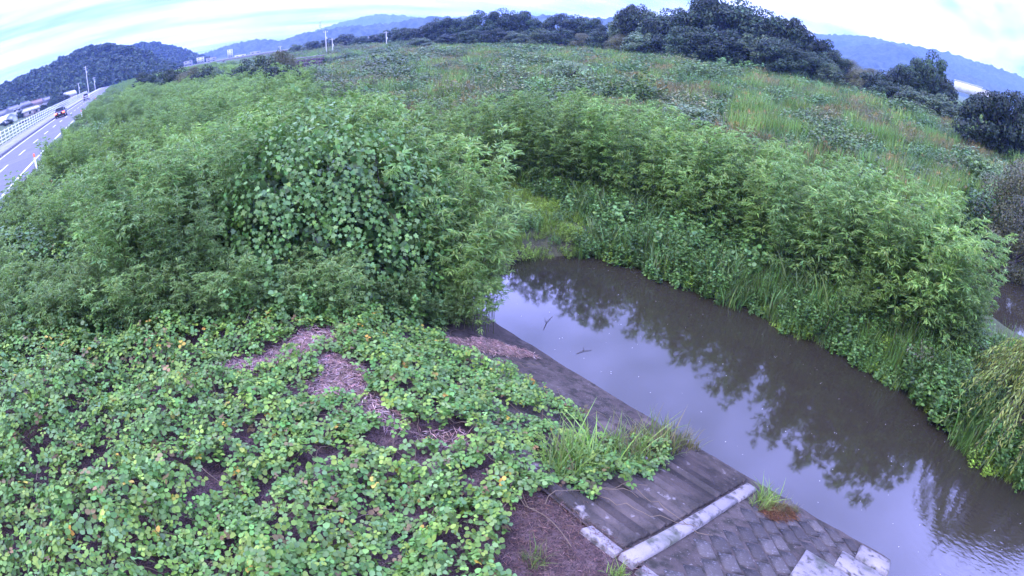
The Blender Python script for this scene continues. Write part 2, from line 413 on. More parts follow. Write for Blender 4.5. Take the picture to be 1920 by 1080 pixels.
def slope_box(u0, u1, y0, y1, n0, n1, jit=0.0, rng=random, bev=.012):
    """a slab on the slope, its top edge chamfered"""
    def q(a): return a + rng.uniform(-jit, jit)
    b = bev; r0 = [(u0, y0), (u1, y0), (u1, y1), (u0, y1)]
    if jit: r0 = [(q(a), q(c)) for a, c in r0]
    cu = sum(a for a, _ in r0) / 4; cy = sum(c for _, c in r0) / 4
    def sh(a, c, k):
        return a - k * (1 if a > cu else -1), c - k * (1 if c > cy else -1)
    V = [on_slope(a, c, n0) for a, c in r0] + [on_slope(a, c, n1 - b) for a, c in r0] + [on_slope(*sh(a, c, b), n1 + (rng.uniform(-jit, jit) * .4 if jit else 0)) for a, c in r0]
    Fs = [(8, 9, 10, 11)]
    for k in range(2):
        for j in range(4): Fs.append((k * 4 + j, k * 4 + (j + 1) % 4, (k + 1) * 4 + (j + 1) % 4, (k + 1) * 4 + j))
    return np.array([np.asarray(v).reshape(3) for v in V]), Fs
rr = random.Random(3)
# dividing beam and the kerb strips along the top
V, Fs = slope_box(-.10, 3.62, 1.70, 1.94, -.1, .12, bev=.035)
o = MB().add(V, Fs).obj('dividing_beam', M['concrete'], rev); o['label'] = 'pale concrete beam running down the slope'
V, Fs = slope_box(3.66, 4.75, 1.68, 1.94, -.1, .10, bev=.03)
MB().add(V, Fs).obj('dividing_beam', M['concrete'], rev)
for (y0, y1) in ((1.98, 2.55), (.42, 1.64), (-1.0, .40), (-1.5, -1.02)):
    V, Fs = slope_box(-.14, .06, y0, y1, -.1, .05, .008, rr)
    MB().add(V, Fs).obj('edging_strip', M['concrete'], rev)
# concrete boards laid along the slope, on the upstream side of the beam
u = .05; k = 0
while u < 4.9:
    w = .215 + rr.uniform(-.015, .015); y = 2.0
    while y < 4.6:
        ln = rr.uniform(1.2, 1.5)
        V, Fs = slope_box(u, u + w, y, y + ln, -.02, .055 + .03 * rr.random(), .012, rr)
        # each board is tipped a little so that its lower edge stands proud
        V[8:12, 2] += np.array([0, .05, .05, 0]); V[4:8, 2] += np.array([0, .05, .05, 0])
        MB().add(V, Fs).obj('concrete_board', M['board'], rev)
        y += ln + .025
    u += w + .03; k += 1
# blocks laid on the diagonal, downstream side
def in_field(uc, yc): return .14 < uc < 5.1 and -1.3 < yc < 1.42
bw, bl = .30, .46
ca, sa = math.cos(R(42)), math.sin(R(42))
for i in range(-30, 30):
    for j in range(-30, 30):
        a = (i + .5 * (j % 2)) * (bl + .042); b = j * (bw + .042)
        uc = 2.4 + a * ca - b * sa; yc = -.5 + a * sa + b * ca
        if not in_field(uc, yc): continue
        if 2.05 < uc < 5.0 and (-.05 - .95 * (uc > 3.3) + .0 < yc < .62 - .95 * (uc > 3.3)) and yc < .55: pass
        if (1.95 < uc < 3.4 and -2.7 < yc < .18) or (3.4 <= uc < 4.25 and -2.7 < yc < -.42): continue    # poured slabs there
        hb = .05 + rr.uniform(-.012, .016); V = []
        sw, sl = bw / 2 - rr.uniform(0, .012), bl / 2 - rr.uniform(0, .014); rot = rr.uniform(-.03, .03)
        for lev, ins in ((-.03, 0), (hb - .014, 0), (hb, .018)):
            for sx, sy in ((-1, -1), (1, -1), (1, 1), (-1, 1)):
                la, lb = sx * (sl - ins), sy * (sw - ins); la, lb = la - lb * rot, lb + la * rot
                V.append(on_slope(uc + la * ca - lb * sa, yc + la * sa + lb * ca, lev + (.01 * rr.uniform(-1, 1) if ins else 0)).reshape(3))
        Fs = [(8, 9, 10, 11)] + [(q * 4 + w, q * 4 + (w + 1) % 4, q * 4 + 4 + (w + 1) % 4, q * 4 + 4 + w) for q in range(2) for w in range(4)]
        MB().add(V, Fs).obj('block', M['block'], rev)
for (u0, u1, y0, y1) in ((2.02, 3.36, -1.05, .12), (2.02, 3.36, -1.46, -1.1), (3.42, 4.2, -1.46, -.45)):
    V, Fs = slope_box(u0, u1, y0, y1, -.02, .062 + .012 * rr.random(), .02, rr)
    o = MB().add(V, Fs).obj('poured_slab', M['concrete'], rev)
V, Fs = slope_box(4.28, 4.95, -1.48, -.75, -.5, .13, .01, rr, .04)
MB().add(V, Fs).obj('toe_block', M['concrete'], rev)

# ================================================================== plant kits
# leaf templates lie in the xy plane, point along +y, normal +z
def tmpl_blade(w=.12, bend=.15):
    V = np.array([(0, 0, 0), (-w, .42, .05 * 1), (0, 1, -bend), (w, .42, .05)], float)
    return V, np.array([(0, 3, 2), (0, 2, 1)])
def tmpl_ovate(w=.40):
    V = np.array([(0, .5, -.05), (0, 0, 0), (w * .85, .18, .05), (w, .5, .04), (w * .5, .82, -.02), (0, 1.0, -.08), (-w * .5, .82, -.02), (-w, .5, .04), (-w * .85, .18, .05)], float)
    return V, np.array([(0, i, i + 1) for i in range(1, 8)] + [(0, 8, 1)])
def tmpl_leaflet(w=.44):
    V = np.array([(0, .45, -.05), (0, 0, 0), (w * .95, .28, .06), (w * .8, .72, .02), (0, 1.0, -.09), (-w * .8, .72, .02), (-w * .95, .28, .06)], float)
    return V, np.array([(0, i, i + 1) for i in range(1, 6)] + [(0, 6, 1)])
def tmpl_lobed():
    """five lobed vine leaf"""
    ring = [(0, 0), (.30, -.14), (.50, .16), (.30, .30), (.56, .60), (.20, .62), (0, 1.02), (-.20, .62), (-.56, .60), (-.30, .30), (-.50, .16), (-.30, -.14)]
    V = np.array([(0, .3, .0)] + [(x, y, .05 - .16 * abs(x) - .12 * max(0, y - .4)) for x, y in ring], float)
    n = len(ring)
    return V, np.array([(0, 1 + i, 1 + (i + 1) % n) for i in range(n)])

def rand_dirs(n, rng, up=0.0):
    v = rng.normal(0, 1, (n, 3)); v[:, 2] = v[:, 2] + up
    return unit(v)
def fields(V, F, C, name, mats, smooth=False, midx=None):
    off = 0; FF = []
    for v, f in zip(V, F): FF.append(f + off); off += len(v)
    return make_mesh(name, np.concatenate(V), FF, np.concatenate(C), smooth, mats)

M['kudzu'] = leafmat('kudzu_leaf', .52, .26, .22, .0, (1.06, 1.2, .74))
M['vine'] = leafmat('vine_leaf', .48, .36, .2, .0)
M['bamboo'] = leafmat('bamboo_leaf', .5, .4, .4, .22, (1.08, 1.20, .76))
M['reed'] = leafmat('reed_leaf', .5, .4, .3, .3)
M['weed'] = leafmat('weed_leaf', .5, .4, .25, .3)
M['crown'] = leafmat('tree_leaf', .55, .3, .12, .3, (.55, .62, .46))
M['crown_far'] = leafmat('far_tree_leaf', .6, .25, .1, .12, (.55, .62, .46))
M['straw'] = leafmat('dry_straw', .8, .2, .1, .15, (1, 1, .92))

def bamboo_mesh(seed, culms=30, height=3.5, spread=.9, base=(.098, .165, .062)):
    g = np.random.default_rng(seed); tv, tf = tmpl_blade(.10, .22)
    V, F, C = [], [], []; pos, dr, nm, sc_, cl_ = [], [], [], [], []
    mb = MB()
    for k in range(culms):
        a = g.uniform(0, 6.283); r = spread * math.sqrt(g.uniform(0, 1)); p0 = np.array([r * math.cos(a), r * math.sin(a), -.1])
        h = height * g.uniform(.58, 1.12); la = a + g.normal(0, .7); lean = g.uniform(.06, .38) * h * (.35 + .65 * r / spread)
        o = np.array([math.cos(la), math.sin(la), 0])
        p1 = p0 + np.array([0, 0, h * .62]) + o * lean * .3; p2 = p0 + np.array([0, 0, h * .97]) + o * lean
        T = np.linspace(0, 1, 6)[:, None]
        path = (1 - T) ** 2 * p0 + 2 * T * (1 - T) * p1 + T ** 2 * p2
        mb.tube(path, np.linspace(.012, .004, 6), 3, (.12, .13, .06), False)
        nn = int(26 * h / 3.0)
        t = (.22 + .78 * np.sort(g.uniform(0, 1, nn) ** .8))[:, None]
        q = (1 - t) ** 2 * p0 + 2 * t * (1 - t) * p1 + t ** 2 * p2
        ba = g.uniform(0, 6.283, nn); bl = g.uniform(.22, .6, nn) * (1.15 - .6 * t[:, 0])
        bd = np.stack([np.cos(ba) + .5 * o[0], np.sin(ba) + .5 * o[1], g.uniform(.15, .9, nn)], 1); bd = unit(bd)
        ln = 11
        w = np.tile(np.linspace(.3, 1.0, ln), nn)
        P = np.repeat(q, ln, 0) + np.repeat(bd * bl[:, None], ln, 0) * w[:, None]
        P[:, 2] -= .18 * (w ** 2) * np.repeat(bl, ln)
        side = unit(np.cross(np.repeat(bd, ln, 0), [0, 0, 1.])) * np.where(np.arange(nn * ln) % 2 == 0, 1, -1)[:, None]
        D = unit(np.repeat(bd, ln, 0) * .8 + side * .7 + g.normal(0, .28, (nn * ln, 3)) + np.array([0, 0, -.16]))
        NM = unit(g.normal(0, .33, (nn * ln, 3)) + np.array([0, 0, 1.]))
        pos.append(P); dr.append(D); nm.append(NM); sc_.append(g.uniform(.11, .20, nn * ln))
        cl_.append(jcol(np.array(base) * math.exp(g.normal(0, .12)), nn * ln, .16, .10, g))
    pos = np.concatenate(pos); v, f, c = scatter(tv, tf, frames(np.concatenate(dr), np.concatenate(nm)), pos, np.concatenate(sc_), np.concatenate(cl_))
    cul = mb.mesh('culms', M['weed'])
    return make_mesh('bamboo_foliage', v, f, c, False, [M['bamboo']]), cul

def reed_mesh(seed, n=130, size=1.5, h=(1.0, 1.8), w=.022, base=(.10, .15, .05), dry=.1, plume=0.0, lean=.35):
    """a patch of tall arching grass"""
    g = np.random.default_rng(seed); S = 5
    x0 = g.uniform(-size / 2, size / 2, (n, 2)); L = g.uniform(*h, n); a = g.uniform(0, 6.283, n)
    ln = L * g.uniform(.1, 1, n) * lean; droop = g.uniform(0, .35, n) ** 1.5
    t = np.linspace(0, 1, S)
    px = x0[:, None, 0] + np.cos(a)[:, None] * ln[:, None] * t ** 2
    py = x0[:, None, 1] + np.sin(a)[:, None] * ln[:, None] * t ** 2
    pz = L[:, None] * (t - droop[:, None] * t ** 3) - .05
    ww = w * g.uniform(.6, 1.3, n)[:, None] * np.array([.6, 1, .9, .55, .05])
    wa = a + g.normal(math.pi / 2, .6, n)
    dx, dy = np.cos(wa)[:, None] * ww, np.sin(wa)[:, None] * ww
    V = np.stack([np.stack([px - dx, py - dy, pz], -1), np.stack([px + dx, py + dy, pz], -1)], 2).reshape(-1, 3)
    k = np.arange(n)[:, None] * (2 * S) + np.arange(S - 1)[None] * 2
    F = np.stack([k, k + 1, k + 3, k + 2], -1).reshape(-1, 4)
    col = jcol(base, n, .22, .12, g); dm = g.uniform(0, 1, n) < dry
    col[dm] = jcol((.175, .145, .090), dm.sum(), .25, .1, g)
    C = np.repeat(col, 2 * S, 0)
    if plume > 0:
        m = int(n * plume); tv, tf = tmpl_blade(.12, .3); sel = g.choice(n, m, False)
        tip = np.stack([px[sel, -1], py[sel, -1], pz[sel, -1]], -1)
        K = 7; P = np.repeat(tip, K, 0) - np.array([0, 0, .2]) + g.normal(0, .05, (m * K, 3))
        v, f, c = scatter(tv, tf, frames(rand_dirs(m * K, g, 1.8), rand_dirs(m * K, g)), P, g.uniform(.1, .22, m * K), jcol((.30, .19, .10), m * K, .2, .1, g))
        return make_mesh('reed_patch', np.concatenate([V, v]), [F, f + len(V)], np.concatenate([C, c]), False, [M['reed']])
    return make_mesh('reed_patch', V, F, C, False, [M['reed']])

def weed_mesh(seed, stems=26, size=1.2, h=(.5, 1.1), leaf=(.07, .15), base=(.075, .13, .045), lv=22, wid=.3, flower=None, droop=-.1):
    """leafy herbs: upright stems with leaves all along"""
    g = np.random.default_rng(seed); tv, tf = tmpl_leaflet(wid)
    mb = MB(); P, D, S_, C_ = [], [], [], []
    for k in range(stems):
        b = np.array([*g.uniform(-size / 2, size / 2, 2), -.05]); hh = g.uniform(*h); a = g.uniform(0, 6.283); ln = hh * g.uniform(.05, .4)
        tip = b + np.array([math.cos(a) * ln, math.sin(a) * ln, hh]); mid = (b + tip) / 2 + np.array([0, 0, hh * .08])
        mb.tube([b, mid, tip], [.007, .005, .003], 3, (.09, .10, .045), False)
        t = g.uniform(.12, 1, lv)[:, None]; q = (1 - t) ** 2 * b + 2 * t * (1 - t) * mid + t ** 2 * tip
        la = g.uniform(0, 6.283, lv); d = np.stack([np.cos(la), np.sin(la), g.normal(droop + .3, .3, lv)], 1)
        P.append(q); D.append(unit(d)); S_.append(g.uniform(*leaf, lv) * (1.15 - .45 * t[:, 0])); C_.append(jcol(np.array(base) * math.exp(g.normal(0, .15)), lv, .16, .1, g))
        if flower is not None:
            m = 9; P.append(np.repeat(tip[None], m, 0) + g.normal(0, .045, (m, 3))); D.append(rand_dirs(m, g, .6)); S_.append(g.uniform(.03, .06, m)); C_.append(jcol(flower, m, .2, .05, g))
    P = np.concatenate(P); D = np.concatenate(D); n = len(P)
    v, f, c = scatter(tv, tf, frames(D, unit(g.normal(0, .4, (n, 3)) + np.array([0, 0, 1.]))), P, np.concatenate(S_), np.concatenate(C_))
    sv, sf, scol = np.concatenate(mb.V), mb.F[4], np.concatenate(mb.C)
    return make_mesh('weed_patch', np.concatenate([v, sv]), [f, np.concatenate(sf) + len(v)], np.concatenate([c, scol]), False, [M['weed']])

def crown_arrays(g, R3, blobs=34, per=190, leaf=(.22, .42), base=(.05, .085, .035), tone=.25, low=.0):
    """leafy crown: clusters of leaf sprays spread through an ellipsoid shell"""
    d = rand_dirs(blobs, g, .25); rr_ = g.uniform(.55, 1.0, blobs)
    cen = d * rr_[:, None] * np.array(R3); cen[:, 2] = np.where(cen[:, 2] < -R3[2] * .75, -R3[2] * .6, cen[:, 2])
    br = np.mean(R3) * g.uniform(.22, .40, blobs)
    n = blobs * per; dd = rand_dirs(n, g, .35); k = np.repeat(np.arange(blobs), per)
    P = cen[k] + dd * (br[k] * g.uniform(.55, 1.08, n) ** .7)[:, None] * np.array([1.15, 1.15, .8])
    nm = unit(dd * .9 + g.normal(0, .45, (n, 3)) + np.array([0, 0, .35])); dr = unit(np.cross(nm, g.normal(0, 1, (n, 3))))
    tone_b = np.exp(g.normal(0, tone, blobs)); col = jcol(base, n, .2, .12, g) * tone_b[k][:, None]
    tv, tf = tmpl_blade(.42, .15)
    return scatter(tv, tf, frames(dr, nm), P, g.uniform(*leaf, n), col)
def tree_meshes(seed, Rx=4.0, Hc=9.0, trunk=1.6, base=(.05, .085, .035), blobs=36, per=190, leaf=(.25, .45), tone=.25, wood=(.09, .075, .06)):
    g = np.random.default_rng(seed); R3 = (Rx, Rx * g.uniform(.85, 1.1), Hc / 2)
    v, f, c = crown_arrays(g, R3, blobs, per, leaf, base, tone); v = v + np.array([0, 0, trunk + Hc / 2])
    v[:, 2] = np.maximum(v[:, 2], .05)
    mb = MB(); top = trunk + Hc * .55
    tr = np.array([(0, 0, -.3), (.1 * g.normal(), .1 * g.normal(), trunk), (.35 * g.normal(), .35 * g.normal(), top)])
    mb.tube(tr, [.05 * Hc * .6, .04 * Hc * .6, .015 * Hc * .6], 7, wood, False)
    for k in range(9):
        t = g.uniform(.25, .95); p = tr[1] * (1 - t) + tr[2] * t if t > .3 else tr[1]
        a = g.uniform(0, 6.283); e = p + np.array([math.cos(a) * Rx * .75, math.sin(a) * Rx * .75, Hc * g.uniform(.08, .35)])
        mb.tube([p, (p + e) / 2 + np.array([0, 0, -.25]), e], [.12, .075, .03], 5, wood, False)
    return make_mesh('crown', v, f, c, False, [M['crown']]), mb.mesh('trunk', M['bark'])

# geometry nodes scatter for masses nobody could count
PROTO = bpy.data.collections.new('plant_kits')
def proto_obj(name, *meshes):
    o = bpy.data.objects.new(name, meshes[0]); PROTO.objects.link(o); return o
def joined(name, *meshes):
    """join meshes with different materials into one proto mesh"""
    Vs, Fs, Cs, mi, mats, off = [], {}, [], {}, [], 0
    for me in meshes:
        n = len(me.vertices); co = np.empty(n * 3, np.float32); me.vertices.foreach_get('co', co); Vs.append(co.reshape(-1, 3))
        c = np.empty(n * 4, np.float32); me.color_attributes['Col'].data.foreach_get('color', c); Cs.append(c.reshape(-1, 4)[:, :3])
        lt = np.empty(len(me.polygons), np.int32); me.polygons.foreach_get('loop_total', lt)
        li = np.empty(len(me.loops), np.int32); me.loops.foreach_get('vertex_index', li); st = np.concatenate([[0], np.cumsum(lt)[:-1]])
        mats.append(me.materials[0])
        for kk in np.unique(lt):
            s_ = st[lt == kk]; Fk = li[s_[:, None] + np.arange(kk)] + off
            Fs.setdefault(kk, []).append(Fk); mi.setdefault(kk, []).append(np.full(len(Fk), len(mats) - 1))
        off += n
    return make_mesh(name, np.concatenate(Vs), [np.concatenate(Fs[k]) for k in Fs], np.concatenate(Cs), False, mats, np.concatenate([np.concatenate(mi[k]) for k in mi]))

def gn_scatter(name, protos, P, rot, scl, idx, label, cat):
    n = len(P); me = bpy.data.meshes.new(name); me.vertices.add(n); me.vertices.foreach_set('co', np.ascontiguousarray(P, np.float32).ravel())
    rv = np.zeros((n, 3), np.float32); rot = np.asarray(rot, np.float32)
    if rot.ndim == 1: rv[:, 2] = rot
    else: rv[:] = rot
    scl = np.asarray(scl, np.float32); scl = scl if scl.ndim == 2 else np.repeat(scl[:, None], 3, 1)
    for nm_, ty, dat, key in (('rot', 'FLOAT_VECTOR', rv, 'vector'), ('scl', 'FLOAT_VECTOR', scl, 'vector'), ('idx', 'INT', np.asarray(idx, np.int32), 'value')):
        at_ = me.attributes.new(nm_, ty, 'POINT'); at_.data.foreach_set(key, np.ascontiguousarray(dat).ravel())
    ob = link(name, me)
    ng = bpy.data.node_groups.new(name, 'GeometryNodeTree')
    ng.interface.new_socket('Geometry', in_out='INPUT', socket_type='NodeSocketGeometry'); ng.interface.new_socket('Geometry', in_out='OUTPUT', socket_type='NodeSocketGeometry')
    gi = ng.nodes.new('NodeGroupInput'); go = ng.nodes.new('NodeGroupOutput'); jn = ng.nodes.new('GeometryNodeJoinGeometry')
    def attr(nm_, dt):
        a = ng.nodes.new('GeometryNodeInputNamedAttribute'); a.data_type = dt; a.inputs['Name'].default_value = nm_
        return [s for s in a.outputs if s.enabled and s.name == 'Attribute'][0]
    ar, as_, ai = attr('rot', 'FLOAT_VECTOR'), attr('scl', 'FLOAT_VECTOR'), attr('idx', 'INT')
    er = ng.nodes.new('FunctionNodeEulerToRotation'); ng.links.new(ar, er.inputs[0])
    for k, p in enumerate(protos):
        oi = ng.nodes.new('GeometryNodeObjectInfo'); oi.inputs['Object'].default_value = p; oi.transform_space = 'ORIGINAL'
        ip = ng.nodes.new('GeometryNodeInstanceOnPoints'); cp = ng.nodes.new('FunctionNodeCompare'); cp.data_type = 'INT'; cp.operation = 'EQUAL'
        ints = [s for s in cp.inputs if s.enabled and s.type == 'INT']
        ng.links.new(ai, ints[0]); ints[1].default_value = k
        ng.links.new(gi.outputs[0], ip.inputs['Points']); ng.links.new(cp.outputs[0], ip.inputs['Selection'])
        ng.links.new(oi.outputs['Geometry'], ip.inputs['Instance']); ng.links.new(er.outputs[0], ip.inputs['Rotation']); ng.links.new(as_, ip.inputs['Scale'])
        ng.links.new(ip.outputs[0], jn.inputs[0])
    ng.links.new(jn.outputs[0], go.inputs[0])
    md = ob.modifiers.new('scatter', 'NODES'); md.node_group = ng
    return tag(ob, label, cat, kind='stuff')
def jitter_grid(x0, x1, y0, y1, step, g):
    xs = np.arange(x0, x1, step); ys_ = np.arange(y0, y1, step); X, Y = np.meshgrid(xs, ys_)
    return X.ravel() + g.uniform(-.5, .5, X.size) * step, Y.ravel() + g.uniform(-.5, .5, X.size) * step
def inside(X, Y, poly):
    poly = np.asarray(poly, float); r = np.zeros(len(X), bool); j = len(poly) - 1
    for i in range(len(poly)):
        xi, yi = poly[i]; xj, yj = poly[j]
        c = ((yi > Y) != (yj > Y)) & (X < (xj - xi) * (Y - yi) / (yj - yi + 1e-12) + xi); r ^= c; j = i
    return r
def ell(X, Y, cx, cy, rx, ry, rot=0):
    a = R(rot); dx, dy = X - cx, Y - cy; u = dx * math.cos(a) + dy * math.sin(a); v = -dx * math.sin(a) + dy * math.cos(a)
    return np.sqrt((u / rx) ** 2 + (v / ry) ** 2)

# ================================================================== kudzu carpet on the near slope
KG = np.random.default_rng(11)
def ground_at(X, Y):
    z = H(X, Y); sl = (X > 3.35) & (X < 8.6) & (Y < 12.5)
    return np.where(sl, np.maximum(z, 2.325 - (X - 3.45) * .5 + .05), z)
KPOLY = [(-5.8, 1.0), (0.2, 2.4), (1.9, 2.2), (2.35, 3.0), (2.75, 3.4), (3.3, 3.3), (4.4, 3.05), (5.6, 3.05), (6.5, 3.2), (7.0, 3.5), (6.7, 3.85), (5.7, 4.25), (4.6, 4.5), (4.9, 4.75),
         (5.9, 4.85), (6.15, 5.5), (5.95, 6.4), (5.4, 7.3), (5.3, 8.4), (5.0, 9.2), (4.0, 9.8), (2.6, 9.6), (.6, 9.9), (-.6, 11.5), (-1.6, 16), (-3.0, 30), (-5.7, 34)]
def kudzu_density(X, Y):
    d = np.ones(len(X))
    d *= inside(X + .18 * fnoise(X, Y, .9, 31), Y + .18 * fnoise(X, Y, .9, 32), KPOLY)
    for (cx, cy, rx, ry, rot) in ((1.75, 8.35, .85, .28, 10), (.75, 8.3, .45, .22, 0), (2.45, 8.6, .4, .35, 0), (2.35, 7.2, .38, .62, -15), (1.95, 7.0, .3, .3, 0), (2.45, 6.0, .22, .6, 0), (3.0, 5.0, .55, .22, -30), (2.4, 4.75, .5, .16, -20),
                                  (4.9, 5.25, .75, .22, -35), (4.2, 4.9, .4, .2, 0), (2.1, 5.4, .3, .2, 0), (1.0, 5.2, .5, .12, 20), (-.4, 5.6, .5, .15, 0), (.2, 6.6, .4, .12, 30)):
        e = ell(X, Y, cx, cy, rx, ry, rot) + .35 * fnoise(X, Y, .6, 33)
        d *= sstep(.8, 1.25, e)
    gap = fnoise(X, Y, 1.3, 34, 2)
    d *= .30 + .70 * sstep(-.55, -.1, gap)
    return d
def kudzu_height(X, Y):
    m = .12 + .20 * (fnoise(X, Y, 2.6, 35, 2) + .6) * sstep(-12, 0, X * 0) + .10 * (fnoise(X, Y, .9, 36, 2))
    m = m + .25 * sstep(1.5, -3, X) + .35 * sstep(9, 14, Y)
    return np.clip(m * (.35 + .65 * sstep(-6.2, -3.0, X)), .07, 1.2)
X, Y = [], []
for (x0, x1, y0, y1, dens) in ((-6.2, 7.3, 1.0, 11.0, 350), (-6.2, 0, 11.0, 34, 150)):
    n = int((x1 - x0) * (y1 - y0) * dens); X.append(KG.uniform(x0, x1, n)); Y.append(KG.uniform(y0, y1, n))
X, Y = np.concatenate(X), np.concatenate(Y)
keep = KG.uniform(0, 1, len(X)) < kudzu_density(X, Y)
X, Y = X[keep], Y[keep]; n = len(X)
lay = KG.uniform(0, 1, n) ** .55
Z = ground_at(X, Y) + .04 + kudzu_height(X, Y) * lay
e = .15
hx = (kudzu_height(X + e, Y) - kudzu_height(X - e, Y)) / (2 * e) + (ground_at(X + e, Y) - ground_at(X - e, Y)) / (2 * e)
hy = (kudzu_height(X, Y + e) - kudzu_height(X, Y - e)) / (2 * e)
nm = unit(np.stack([-hx * .8, -hy * .8, np.ones(n)], 1) + KG.normal(0, .34, (n, 3)))
ang = KG.uniform(0, 6.283, n); dirs = np.stack([np.cos(ang), np.sin(ang), KG.normal(-.08, .15, n)], 1)
FR = frames(dirs, nm); base_pos = np.stack([X, Y, Z], 1)
size = KG.uniform(.040, .090, n) * (1 + .12 * (Y > 11))
kind = KG.uniform(0, 1, n) + .22 * fnoise(X, Y, 1.6, 37)
kc = np.where(kind[:, None] < .55, jcol((.098, .168, .046), n, .24, .12, KG), jcol((.125, .192, .080), n, .2, .10, KG))
kc = np.where((kind > .80)[:, None], jcol((.175, .240, .055), n, .16, .08, KG), kc)
rare = KG.uniform(0, 1, n)
kc = np.where((rare < .007)[:, None], jcol((.36, .22, .05), n, .25, .15, KG), kc)
kc = np.where(((rare > .014) & (rare < .04))[:, None], jcol((.14, .09, .055), n, .3, .1, KG), kc)
tv, tf = tmpl_leaflet(.46)
def trifoliate_parts(FR, pos, size, col, g, tvx=tv, tfx=tf):
    """three leaflets to a leaf"""
    Vs, Fs, Cs, off = [], [], [], 0; m = len(pos)
    for k, (a, fwd) in enumerate(((0, .28), (1.45, .10), (-1.45, .10))):
        aa = a + g.normal(0, .18, m); tilt = g.normal(0, .22, (m, 2))
        ld = np.stack([np.sin(aa), np.cos(aa), tilt[:, 0] - .10], 1); ln = np.stack([tilt[:, 1], g.normal(0, .2, m), np.ones(m)], 1)
        d = np.einsum('nij,nj->ni', FR, ld); nn = np.einsum('nij,nj->ni', FR, ln)
        st = np.einsum('nij,nj->ni', FR, np.stack([np.sin(aa) * .16, np.cos(aa) * fwd, 0 * aa], 1)) * size[:, None]
        v, f, c = scatter(tvx, tfx, frames(d, nn), pos + st, size * g.uniform(.88, 1.1, m), col * np.exp(g.normal(0, .07, (m, 1))))
        Vs.append(v); Fs.append(f + off); Cs.append(c); off += len(v)
    return np.concatenate(Vs), np.concatenate(Fs), np.concatenate(Cs)
dist = np.sqrt(X ** 2 + Y ** 2 + (8 - Z) ** 2) / size - 25 * lay
d_cam = np.array([math.sin(R(YAW)), math.cos(R(YAW)), 0]) * math.cos(.482) + np.array([0, 0, -math.sin(.482)])
rel = base_pos - np.array([0, 0, 8.0]); th = np.arccos(np.clip((unit(rel) @ d_cam), -1, 1))
order = np.argsort(dist + np.where(th < .97, 0, 1e5) + np.where(lay > .75, 0, 400))
near = order[:300]; rest = np.setdiff1d(np.arange(n), near)
kud = empty('kudzu_carpet', (1.5, 6, 2.6))
tag(kud, 'kudzu carpet of three-leaflet leaves over the near slope', 'kudzu', kind='stuff')
v, f, c = trifoliate_parts(FR[rest], base_pos[rest], size[rest], kc[rest], KG)
o = link('leaf_mass', make_mesh('leaf_mass', v, f, c, False, [M['kudzu']]), kud); o['kind'] = 'stuff'
o.matrix_parent_inverse.translation = (-1.5, -6, -2.6)
mb = MB(); rg = np.random.default_rng(91)
for k in range(120):
    p = np.array([rg.uniform(-3, 5.5), rg.uniform(3, 9)]); a = rg.uniform(0, 6.283); pts = []
    for q in range(14):
        a += rg.normal(0, .35); p = p + .13 * np.array([math.cos(a), math.sin(a)])
        pts.append((p[0], p[1], float(ground_at(p[:1], p[1:2])[0]) + .03 + .6 * float(kudzu_height(p[:1], p[1:2])[0]) * rg.uniform(.3, 1)))
    mb.tube(pts, .006, 3, (.17, .125, .08), False)
o = mb.obj('runner_stems', M['straw'], kud); o['kind'] = 'stuff'; o.matrix_parent_inverse.translation = (-1.5, -6, -2.6)
leaf_bank = []
for k in near:
    v, f, c = trifoliate_parts(np.eye(3)[None], np.zeros((1, 3)), np.ones(1) * size[k], kc[k][None], KG)
    o = link('leaf', make_mesh('leaf', v, f, c, False, [M['kudzu']]), kud)
    from mathutils import Matrix
    m4 = Matrix.Identity(4)
    for i in range(3):
        for j in range(3): m4[i][j] = FR[k][i][j]
        m4[i][3] = base_pos[k][i] - (1.5, 6, 2.6)[i]
    o.matrix_basis = m4

# ================================================================== vine covered bush at the water's edge
MG = np.random.default_rng(17)
mound = empty('vine_covered_bush', (4.4, 12.0, 1.6))
tag(mound, 'tall bush smothered in lobed vine leaves at the end of the kudzu carpet', 'bush')
def put(o, origin=(4.4, 12.0, 1.6)):
    o.matrix_parent_inverse.translation = tuple(-v for v in origin); return o
LOBES = [((5.0, 11.7, 2.6), (1.75, 1.7, 3.05)), ((3.2, 11.9, 2.7), (1.5, 1.5, 2.7)), ((6.5, 11.5, 1.9), (1.15, 1.4, 2.75)), ((4.3, 10.7, 2.2), (1.5, 1.2, 2.0)),
         ((4.0, 13.4, 2.5), (1.9, 1.5, 3.1)), ((6.0, 10.5, 1.3), (.9, .9, 1.7)), ((2.5, 10.9, 2.5), (.9, .8, 1.3))]
LOBES = [((x_, y_, z_ + .3), r_) for (x_, y_, z_), r_ in LOBES]
LOBES += [((4.4, 11.2, 4.2), (.9, .8, 1.25)), ((5.9, 11.4, 3.6), (.75, .8, 1.2)), ((2.7, 11.3, 3.9), (.7, .7, 1.3)), ((6.9, 10.9, 2.6), (.7, .7, 1.5)), ((3.4, 10.5, 3.0), (.7, .6, 1.3)), ((5.3, 10.3, 2.6), (.75, .6, 1.5))]
LC = np.array([l[0] for l in LOBES]); LR = np.array([l[1] for l in LOBES])
def shell(p):
    return math.sqrt((((p - LC) / LR) ** 2).sum(1).min())
P_, N_, T_ = [], [], []
view = np.array([0, 0, 8.0])
